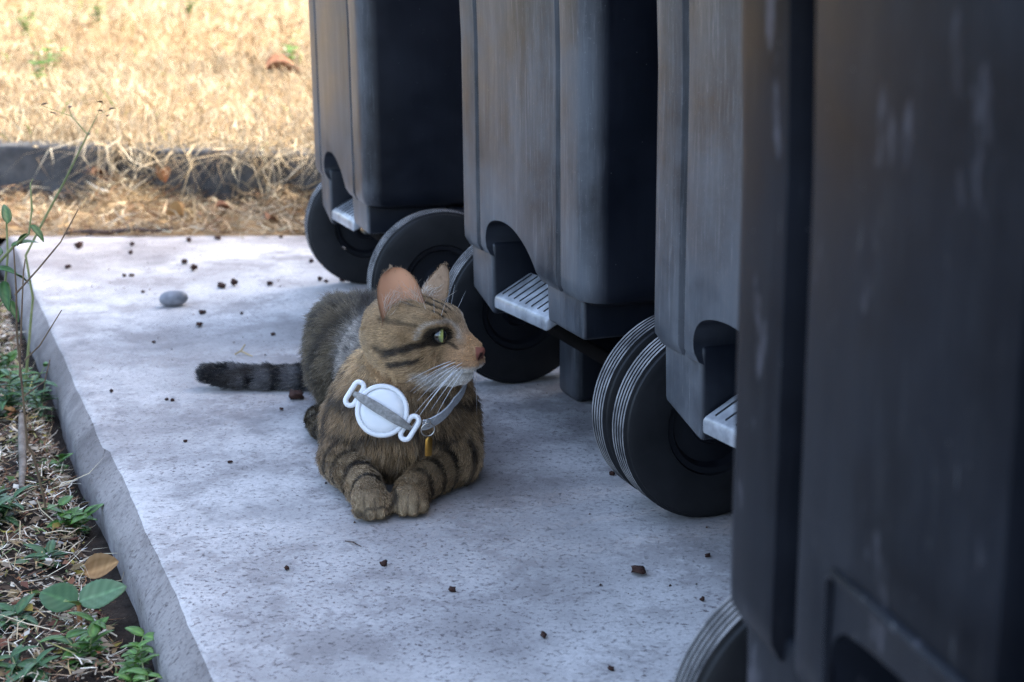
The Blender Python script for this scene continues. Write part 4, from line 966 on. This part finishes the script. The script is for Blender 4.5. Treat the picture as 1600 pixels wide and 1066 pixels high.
# fine grit on the slab
def grit(n):
    x = rng.uniform(-0.95, 0.5, n); y = rng.uniform(1.0, 2.95, n); keep = ((x - EDGE0.x) * ROWN.x + (y - EDGE0.y) * ROWN.y) < -0.02; far = rng.random(n) < (0.25 + 0.75 * np.clip((y - 1.6) / 1.3, 0, 1)); k_ = keep & far; x, y = x[k_], y[k_]; n = len(x)
    r = (0.0006 + 0.0016 * rng.random(n) ** 3)[:, None, None]; o = np.array([[1, 0, 0.2], [-0.5, 0.9, 0.15], [-0.6, -0.8, 0.2], [0, 0, 1.1]])[None] * rng.uniform(0.6, 1.3, (n, 4, 3)) * r
    V = (np.stack([x, y, np.zeros(n) + 0.0001], 1)[:, None] + o).reshape(-1, 3); b = np.arange(n)[:, None] * 4
    col = straw_cols(n, [(0.03, 0.015, 0.012), (0.06, 0.03, 0.02), (0.10, 0.06, 0.04), (0.18, 0.15, 0.13)])
    return V, [b + np.array([[0, 1, 3]]), b + np.array([[1, 2, 3]]), b + np.array([[2, 0, 3]])], np.repeat(col, 4, 0)
gt = link('grit', np_mesh('grit', *join([grit(1300)])), M['litter']); tag(gt, 'fine dark crumbs and grit scattered over the slab', 'grit', kind='stuff')

# unseen leafy block added at far left to darken what the bins reflect
hg = empty('reflect_block', (-2.75, 4.0, 0.1), math.atan2(5.2, -2.9)); tag(hg, 'unseen dark green leafy block added to darken what the bins reflect', 'reflect_block')
n = 15000; hl = 5.9; q = rng.random((n, 3)); face = rng.integers(0, 4, n)
px_ = q[:, 0] * hl; py_ = np.where(face == 0, 0.0, np.where(face == 1, 0.8, q[:, 1] * 0.8)) + rng.normal(size=n) * 0.05; pz_ = np.where(face < 2, q[:, 2] * 1.7, np.where(face == 2, 1.7, q[:, 2] * 1.7)) + rng.normal(size=n) * 0.05
c = np.stack([px_, py_, pz_], 1); a = rand_dir(n, -1.2, 1.2) * rng.uniform(0.018, 0.034, (n, 1)); b = np.cross(a, rand_dir(n, -1, 1)); b = b / np.linalg.norm(b, axis=1, keepdims=True) * 0.014
V = np.stack([c - a, c + b + a * 0.2, c + a, c - b + a * 0.2], 1).reshape(-1, 3); F = np.arange(n)[:, None] * 4 + np.array([[0, 1, 2, 3]])
cc_ = straw_cols(n, [(0.030, 0.075, 0.020), (0.045, 0.095, 0.028), (0.060, 0.115, 0.032)]); link('foliage', np_mesh('foliage', V, [F], np.repeat(cc_, 4, 0)), M['leaf_green'], hg)
bm = bmesh.new(); box_bm(bm, 0.05, hl - 0.05, 0.07, 0.73, -0.1, 1.6, 0.08, 3); link('reflect_block_core', from_bm('reflect_block_core', bm), mat_vary('reflect_block_core', (0.008, 0.018, 0.006), (0.02, 0.04, 0.012), 20), hg)

# ------------------------------------------------------------------ clods, pebble, twigs on the slab
def clod_mesh(seed):
    bm = bmesh.new(); bmesh.ops.create_icosphere(bm, subdivisions=2, radius=1.0); r = random.Random(seed); ph = [r.uniform(0, 6) for _ in range(6)]
    for v in bm.verts:
        c = v.co; f = 1 + 0.34 * math.sin(4 * c.x + ph[0]) * math.cos(3 * c.y + ph[1]) + 0.22 * math.sin(6 * c.z + ph[2] + 3 * c.x) + r.uniform(-0.08, 0.08); v.co = Vector((c.x * f, c.y * f, c.z * f * 0.72))
    z = min(v.co.z for v in bm.verts)
    for v in bm.verts: v.co.z -= z
    return from_bm('clod', bm, 0)
CM = [clod_mesh(s) for s in range(5)]
CLODS = [(-0.118, 1.318, 0.0042), (0.115, 1.298, 0.0068), (-0.053, 1.26, 0.0030), (0.026, 1.167, 0.0029), (-0.206, 1.307, 0.0031), (-0.035, 1.672, 0.0033), (-0.467, 2.227, 0.0072), (-0.479, 2.308, 0.0058), (-0.584, 2.688, 0.0068), (-0.556, 2.629, 0.0081), (-0.812, 2.834, 0.0085), (-0.782, 2.65, 0.0066), (-0.666, 2.581, 0.0042), (-0.653, 2.581, 0.0042), (-0.718, 2.854, 0.0055), (-0.605, 2.457, 0.0038), (-0.405, 2.511, 0.0055), (-0.272, 1.852, 0.0095), (-0.433, 1.846, 0.0028), (-0.511, 1.88, 0.0030), (-0.425, 1.841, 0.0028), (-0.311, 1.606, 0.0025), (-0.417, 2.306, 0.0028), (-0.287, 2.541, 0.0055), (-0.313, 2.533, 0.0050), (-0.326, 2.548, 0.0050), (0.124, 1.567, 0.0034), (0.108, 1.566, 0.0029), (0.183, 1.339, 0.0028), (0.166, 1.239, 0.0030), (-0.448, 2.939, 0.0055), (-0.568, 2.92, 0.0075), (0.078, 1.108, 0.0027), (-0.349, 2.173, 0.0034), (-0.513, 2.129, 0.0033), (-0.702, 2.78, 0.0052), (-0.283, 1.803, 0.0028), (-0.375, 1.679, 0.0024), (-0.482, 2.492, 0.0080), (-0.464, 2.507, 0.0082), (-0.36, 2.70, 0.005), (-0.62, 2.90, 0.006), (-0.33, 2.86, 0.006), (-0.26, 2.44, 0.004)]
SPECIAL = {1: 'reddish brown clod on the slab near the lower right, beside the nearest bin', 0: 'small brown clod alone on the slab in front of the cat', 17: 'brown clod touching the base of the cat\'s tail', 38: 'left half of the dark broken clod pair behind the pebble', 39: 'right half of the dark broken clod pair behind the pebble', 10: 'dark clod near the far left corner of the slab by the twig'}
for i, (x, y, r) in enumerate(CLODS):
    r *= 0.8 if y > 2.0 else 0.92
    o = link('soil_clod', CM[i % 5], M['clod'], None, (x, y, -0.0002)); o.scale = (r * random.uniform(0.9, 1.35), r * random.uniform(0.8, 1.1), r * random.uniform(0.8, 1.2)); o.rotation_euler = (0, 0, random.uniform(0, 6.28))
    tag(o, SPECIAL.get(i, 'small dark brown crumb of soil lying on the concrete slab'), 'clod', 'soil crumbs scattered on the slab')
bm = bmesh.new(); bmesh.ops.create_uvsphere(bm, u_segments=32, v_segments=20, radius=1)
for v in bm.verts:
    c = v.co; v.co = Vector((0.0225 * math.copysign(abs(c.x) ** 0.9, c.x), 0.0145 * c.y, 0.0122 + 0.0124 * math.copysign(abs(c.z) ** 0.9, c.z) + 0.0012 * c.x))
o = link('pebble', from_bm('pebble', bm, 0), M['pebble'], None, (-0.534, 2.363, 0)); o.rotation_euler = (0, 0, 0.15); tag(o, 'smooth grey oval pebble on the slab left of the cat', 'pebble')
def stick(name, pts, rad, mat, label, cat_, branches=(), n=8):
    bm = bmesh.new(); tube_bm(bm, pts, rad, n)
    o = link(name, from_bm(name, bm, 50), mat); tag(o, label, cat_)
    for b, r in branches:
        bm = bmesh.new(); tube_bm(bm, b, r, 6); link('side_shoot', from_bm('side_shoot', bm, 50), mat, o)
    return o
stick('twig', [(-0.875, 2.957, 0.006), (-0.83, 2.962, 0.009), (-0.79, 2.958, 0.007), (-0.745, 2.966, 0.012), (-0.70, 2.969, 0.008), (-0.665, 2.976, 0.013)], [0.0028, 0.0042, 0.0048, 0.0045, 0.0036, 0.0018], M['twig'], 'dark crooked twig lying along the far edge of the slab', 'twig', [([(-0.79, 2.958, 0.008), (-0.80, 2.94, 0.012), (-0.825, 2.93, 0.006)], [0.003, 0.0022, 0.0012])])
stick('stalk', [(-0.160, 1.376, 0.001), (-0.152, 1.371, 0.0018), (-0.143, 1.362, 0.001)], [0.0005, 0.0007, 0.0004], M['twig'], 'tiny thread-like stalk on the slab below the cat\'s paws', 'stalk', n=5)
stick('stick', [(-0.628, 1.880, -0.030), (-0.600, 1.79, -0.030), (-0.568, 1.69, -0.032), (-0.548, 1.62, -0.034)], [0.0035, 0.0048, 0.0044, 0.0030], M['stick'], 'thick pale weathered stick lying in the verge', 'stick')
stick('wood_chip', [(-0.715, 1.94, -0.026), (-0.675, 1.91, -0.022), (-0.640, 1.885, -0.024)], [0.003, 0.0042, 0.003], mat_vary('orange_wood', (0.42, 0.20, 0.08), (0.55, 0.30, 0.14), 50, 0.8), 'orange brown splinter of wood lying in the verge', 'wood splinter')

# ------------------------------------------------------------------ leaves and weeds
def leaf_mesh(length, width, tipf=1.6, fold=0.25, droop=0.25, curl=0.0, c0=(0.06, 0.13, 0.03), c1=(0.10, 0.20, 0.05), ns=12, nt=7, serr=0.0):
    V, C_ = [], []
    for i in range(ns + 1):
        s = i / ns; w = width * 0.5 * (math.sin(math.pi * min(1, s ** 0.85)) ** 0.62) * (1.18 - 0.32 * s) + 0.0003
        if serr: w *= 1 + serr * (i % 2)
        for j in range(nt):
            t = j / (nt - 1) * 2 - 1; x = s * length; z = abs(t) * w * fold - droop * length * s * s + curl * w * (t * t) * 2 + 0.02 * width * math.sin(9 * s + 2 * abs(t)); V.append((x, t * w, z))
            vein = 1.0 if j == nt // 2 else 0.0; side = (0.5 + 0.5 * math.sin(s * 30 - abs(t) * 7)) * random.uniform(0.7, 1.0); c = np.array(c0) * (1 - side) + np.array(c1) * side; C_.append(c * (1 + 0.55 * vein))
    i = np.arange(ns * nt).reshape(ns, nt)[:, :-1].ravel(); F = np.stack([i, i + 1, i + nt + 1, i + nt], 1)
    V = np.array(V); m = len(V); V2 = V - np.array([0, 0, 0.0004])          # real thickness
    rim = []
    for a, b in [(k_ * nt, (k_ + 1) * nt) for k_ in range(ns)]: rim.append([a, b, b + m, a + m]); rim.append([b + nt - 1, a + nt - 1, a + nt - 1 + m, b + nt - 1 + m])
    return np_mesh('leaf', np.concatenate([V, V2]), [F, F[:, ::-1] + m, np.array(rim)], np.concatenate([C_, C_]))
def put(me, mat, parent, loc, yaw, pitch=0.0, roll=0.0, scale=1.0, name='leaf'):
    o = link(name, me, mat, parent, loc); o.rotation_euler = Euler((roll, -pitch, yaw), 'XYZ'); o.scale = (scale,) * 3; return o
DEAD = dict(c0=(0.20, 0.09, 0.04), c1=(0.34, 0.17, 0.07))
dead_me = [leaf_mesh(0.05, 0.034, fold=0.5, droop=-0.3, curl=0.8, **DEAD), leaf_mesh(0.045, 0.028, fold=0.2, droop=0.4, curl=0.4, c0=(0.09, 0.04, 0.025), c1=(0.18, 0.085, 0.045)), leaf_mesh(0.04, 0.03, fold=0.7, droop=0.1, curl=0.6, c0=(0.30, 0.16, 0.06), c1=(0.45, 0.27, 0.11))]
for x, y, z, yw, k_, sc, lb in [(-0.60, 3.08, 0.035, 0.4, 1, 0.8, 'dark red-brown dead leaf in the straw behind the pebble'), (-0.735, 3.24, 0.062, 2.4, 0, 0.8, 'tan curled dead leaf at the foot of the kerb'), (-0.49, 3.03, 0.02, 1.2, 1, 0.8, 'red-brown dead leaf in the straw beside the farthest bin'), (-0.66, 3.05, 0.025, 3.0, 2, 0.9, 'small orange dead leaf in the straw strip'),
                                (-0.90, 3.28, 0.075, 0.9, 1, 0.9, 'brown dead leaf caught over the kerb joint'), (-0.71, 4.48, 0.20, 0.3, 1, 2.6, 'large crumpled brown leaf lying out on the dry lawn')]:
    o = put(dead_me[k_], M['litter'], None, (x, y, z), yw, 0.1, 0.2, sc, 'dead_leaf'); tag(o, lb, 'leaf')
o = put(leaf_mesh(0.052, 0.036, fold=0.12, droop=-0.22, curl=0.35, serr=0.04, c0=(0.26, 0.15, 0.065), c1=(0.33, 0.20, 0.095)), M['litter'], None, (-0.418, 1.396, -0.042), 0.35, 0.16, 0.75, 0.66, 'dead_leaf'); tag(o, 'curled tan dead leaf above the broad-leaved seedling', 'leaf')
vx, vy = verge_xy(14)
for k_ in range(14):
    o = put(dead_me[k_ % 3], M['litter'], None, (vx[k_], vy[k_], float(verge_z(np.array([vx[k_]]), np.array([vy[k_]]))[0]) + 0.008), random.uniform(0, 6.28), random.uniform(-0.2, 0.4), random.uniform(-0.5, 0.5), random.uniform(0.25, 0.55), 'dead_leaf')
    tag(o, 'small dead brown leaf fragment in the verge litter', 'leaf', 'dead leaf fragments in the verge')
bm = bmesh.new(); tube_bm(bm, [(0, 0, 0.002), (0.008, 0.004, 0.006), (0.012, 0.016, 0.012)], [0.0012, 0.0014, 0.0008], 6); tube_bm(bm, [(0.008, 0.004, 0.006), (0.02, -0.002, 0.002), (0.026, -0.008, 0.0015)], [0.0012, 0.001, 0.0006], 6)
o = link('dry_sprig', from_bm('dry_sprig', bm, 60), mat_vary('sprig', (0.36, 0.26, 0.12), (0.5, 0.38, 0.2), 50), None, (-0.385, 2.06, 0)); tag(o, 'tiny forked tan sprig on the slab behind the tail', 'sprig')
# broad-leaved seedling
sd = empty('seedling', (-0.392, 1.285, -0.050)); tag(sd, 'broad-leaved green seedling with two large leaves at the slab edge', 'seedling')
big = leaf_mesh(0.062, 0.044, fold=0.22, droop=0.12, c0=(0.038, 0.098, 0.030), c1=(0.060, 0.135, 0.045), ns=20, nt=11, serr=0.05)
big2 = leaf_mesh(0.066, 0.046, fold=0.15, droop=0.02, c0=(0.080, 0.165, 0.075), c1=(0.125, 0.225, 0.115), ns=20, nt=11, serr=0.05)
put(big, M['leaf_green'], sd, (-0.002, 0.0, 0.026), R(160), 0.22, -0.55, 0.66); put(big2, M['leaf_green'], sd, (0.0, 0.002, 0.028), R(20), 0.22, 0.45, 0.66)
put(leaf_mesh(0.022, 0.012, c0=(0.12, 0.2, 0.04), c1=(0.18, 0.28, 0.06)), M['leaf_green'], sd, (0, -0.002, 0.026), R(250), 0.8)
bm = bmesh.new(); tube_bm(bm, [(0, 0, -0.03), (0, 0, 0.012), (0, 0, 0.028)], [0.0028, 0.0024, 0.002], 8); link('stem', from_bm('stem', bm, 50), mat_vary('russet_stem', (0.30, 0.12, 0.05), (0.42, 0.2, 0.08), 60), sd)
# small leafy weeds
small = [leaf_mesh(0.020, 0.009, fold=0.3, droop=0.2, c0=(0.045, 0.12, 0.02), c1=(0.08, 0.19, 0.03), ns=7, nt=5), leaf_mesh(0.016, 0.008, fold=0.3, droop=0.3, c0=(0.07, 0.16, 0.03), c1=(0.12, 0.26, 0.04), ns=7, nt=5), leaf_mesh(0.024, 0.008, fold=0.4, droop=0.35, c0=(0.035, 0.09, 0.03), c1=(0.06, 0.14, 0.05), ns=7, nt=5)]
def weed(loc, nst, h, spread, kind, label, group=None):
    t = empty('weed', loc); tag(t, label, 'weed', group)
    for s in range(nst):
        a = random.uniform(0, 6.28); lean = random.uniform(0.1, spread); hh = h * random.uniform(0.6, 1.1); pts = [(lean * hh * (q / 5) ** 1.4 * math.cos(a), lean * hh * (q / 5) ** 1.4 * math.sin(a), hh * q / 5 - 0.012) for q in range(6)]
        bm = bmesh.new(); tube_bm(bm, pts, [0.0011, 0.001, 0.0009, 0.0008, 0.0007, 0.0005], 5); link('stem', from_bm('stem', bm, 60), M['stem_green'], t)
        for q in range(1, 6):
            for m_ in range(2): put(small[kind], M['leaf_green'], t, pts[q], a + q * 1.5 + m_ * 3.14 + random.uniform(-0.4, 0.4), random.uniform(0.1, 0.7), random.uniform(-0.3, 0.3), random.uniform(0.7, 1.25))
    return t
for x, y, n_, h_, k_, lb in [(-0.328, 1.200, 4, 0.055, 1, 'bright green small-leaved weed at the slab edge, lower left corner'), (-0.302, 1.165, 5, 0.060, 1, 'bright green weed growing against the chamfer nearest the camera'), (-0.365, 1.21, 3, 0.035, 0, 'low green weed just below the two-leaved seedling'),
                             (-0.548, 1.545, 6, 0.045, 2, 'dark green weed tuft at the left picture edge beside the stick'), (-0.468, 1.535, 5, 0.035, 0, 'little green weed right of the bare dark stem'), (-0.475, 1.45, 3, 0.02, 2, 'blue-green weed sprig in the litter above the tan leaf'),
                             (-0.632, 1.965, 6, 0.060, 2, 'dark weed leaning on the slab edge by the splinter'), (-0.68, 2.06, 5, 0.050, 0, 'leafy green weed beside the far part of the slab edge'), (-0.655, 1.905, 5, 0.055, 2, 'dusky green weed in the verge litter under the tall stem'), (-0.735, 2.10, 4, 0.05, 0, 'green weed at the left picture edge beside the tall pale stem'), (-0.545, 1.72, 2, 0.02, 0, 'tiny green weed between stick and slab edge'), (-0.46, 1.30, 3, 0.022, 2, 'sparse green weed at the lower left corner of the picture'), (-0.415, 1.185, 3, 0.025, 2, 'grey-green weed at the bottom left corner')]:
    weed((x, y, float(verge_z(np.array([x]), np.array([y]))[0])), n_, h_, 0.9, k_, lb)
for x, d, n_, lb in [(-1.316, 2.95, 5, 'bright green tuft high on the dry lawn'), (-1.585, 2.5, 5, 'green patch of clover at the upper left of the lawn'), (-1.40, 1.25, 3, 'green shoots at the left edge of the lawn'), (-0.655, 1.27, 3, 'green stubby tuft by the crumpled leaf on the lawn'), (-1.32, 0.85, 3, 'small green shoots on the lawn above the kerb'), (-1.75, 2.1, 4, 'green seedlings far left on the lawn')]:
    y = kerb_y(x) + d; weed((x, y, float(lawn_z(np.array([x]), np.array([y]))[0]) + 0.01), n_, 0.075, 0.7, 1, lb).scale = (1.5,) * 3
# tall weed stems at the left
def tall(label, main, rad, shoots, mat, leaves=()):
    t = empty('tall_weed', main[0]); tag(t, label, 'weed'); o0 = Vector(main[0])
    bm = bmesh.new(); tube_bm(bm, [Vector(p) - o0 for p in main], rad, 6); link('stem', from_bm('stem', bm, 60), mat, t)
    for pts, r in shoots:
        bm = bmesh.new(); tube_bm(bm, [Vector(p) - o0 for p in pts], r, 5); link('side_shoot', from_bm('side_shoot', bm, 60), mat, t)
    for p, yw, pt, me, sc in leaves: put(me, M['leaf_green'], t, Vector(p) - o0, yw, pt, 0.2, sc)
    return t
L_small = leaf_mesh(0.030, 0.010, fold=0.35, droop=0.3, c0=(0.03, 0.085, 0.02), c1=(0.05, 0.125, 0.03), ns=9, nt=5)
bud = leaf_mesh(0.009, 0.004, fold=0.6, droop=0.2, c0=(0.06, 0.04, 0.02), c1=(0.10, 0.06, 0.03), ns=5, nt=5)
tall('tall pale green weed stem with tiny seed heads at the left edge', [(-0.656, 1.97, -0.055), (-0.64, 1.967, 0.039), (-0.628, 1.963, 0.105), (-0.632, 1.96, 0.162), (-0.601, 1.957, 0.214), (-0.573, 1.953, 0.259), (-0.538, 1.95, 0.32)], [0.0022, 0.002, 0.0018, 0.0017, 0.0016, 0.0014, 0.001], [([(-0.538, 1.95, 0.32), (-0.556, 1.95, 0.343), (-0.594, 1.95, 0.357)], [0.0009, 0.0007, 0.0004]), ([(-0.538, 1.95, 0.32), (-0.526, 1.95, 0.341), (-0.516, 1.95, 0.36)], [0.0009, 0.0006, 0.0004]), ([(-0.556, 1.95, 0.343), (-0.559, 1.95, 0.353)], [0.0006, 0.0004]), ([(-0.522, 1.95, 0.346), (-0.509, 1.95, 0.351)], [0.0005, 0.0003]), ([(-0.618, 1.96, 0.22), (-0.619, 1.96, 0.254), (-0.615, 1.96, 0.262)], [0.0008, 0.0008, 0.0005])], M['stem_green'], [((-0.594, 1.95, 0.357), 0.0, 0.4, bud, 1.0), ((-0.559, 1.95, 0.353), 1.3, 0.4, bud, 1.0), ((-0.577, 1.95, 0.346), 2.6, 0.4, bud, 1.0), ((-0.516, 1.95, 0.36), 3.9, 0.4, bud, 1.0), ((-0.511, 1.95, 0.343), 5.2, 0.4, bud, 1.0), ((-0.509, 1.95, 0.351), 6.5, 0.4, bud, 1.0), ((-0.538, 1.95, 0.319), 7.8, 0.4, bud, 1.0), ((-0.587, 1.95, 0.245), 9.1, 0.4, bud, 1.0), ((-0.517, 1.95, 0.349), 10.4, 0.4, bud, 1.0)])
tall('bare dark reddish weed stem with forked twigs beside the slab', [(-0.495, 1.543, -0.055), (-0.498, 1.537, -0.009), (-0.503, 1.531, 0.036), (-0.506, 1.525, 0.047), (-0.504, 1.518, 0.103), (-0.503, 1.512, 0.172), (-0.498, 1.506, 0.216), (-0.495, 1.5, 0.263)], [0.0014, 0.0014, 0.0013, 0.0013, 0.0012, 0.0011, 0.001, 0.0007], [([(-0.501, 1.51, 0.212), (-0.475, 1.51, 0.239), (-0.451, 1.51, 0.266), (-0.431, 1.51, 0.299)], [0.0011, 0.001, 0.0008, 0.0005]), ([(-0.5, 1.52, 0.141), (-0.483, 1.52, 0.157), (-0.458, 1.52, 0.194)], [0.001, 0.0008, 0.0005]), ([(-0.51, 1.53, 0.12), (-0.503, 1.53, 0.181), (-0.497, 1.53, 0.231), (-0.494, 1.53, 0.245)], [0.001, 0.0009, 0.0008, 0.0006]), ([(-0.508, 1.53, 0.099), (-0.484, 1.53, 0.116), (-0.477, 1.53, 0.139)], [0.0009, 0.0007, 0.0005])], M['stem'])
tall('leafy dark green weed shoot entering from the left picture edge', [(-0.641, 1.7, -0.055), (-0.611, 1.7, 0.162), (-0.583, 1.693, 0.201), (-0.557, 1.687, 0.227), (-0.536, 1.68, 0.243)], [0.0022, 0.002, 0.0018, 0.0016, 0.0013], [([(-0.61, 1.69, 0.127), (-0.574, 1.69, 0.164), (-0.565, 1.69, 0.216), (-0.563, 1.69, 0.259)], [0.0016, 0.0015, 0.0013, 0.001]), ([(-0.536, 1.68, 0.243), (-0.531, 1.68, 0.268), (-0.53, 1.68, 0.3)], [0.0012, 0.001, 0.0007])], M['stem_green'], [((-0.559, 1.68, 0.254), 1.9, 0.9, L_small, 1.0), ((-0.557, 1.68, 0.229), 0.6, 0.3, L_small, 1.0), ((-0.536, 1.68, 0.243), 2.6, -0.4, L_small, 0.8), ((-0.533, 1.68, 0.253), -0.6, -0.5, L_small, 0.8), ((-0.565, 1.68, 0.2), 0.9, -0.3, L_small, 1.1), ((-0.569, 1.68, 0.189), -1.2, -0.6, L_small, 1.2), ((-0.57, 1.68, 0.218), 2.2, 0.5, L_small, 1.1), ((-0.579, 1.68, 0.203), -0.5, 0.2, L_small, 1.1), ((-0.564, 1.68, 0.167), -0.9, -0.6, L_small, 0.9)])
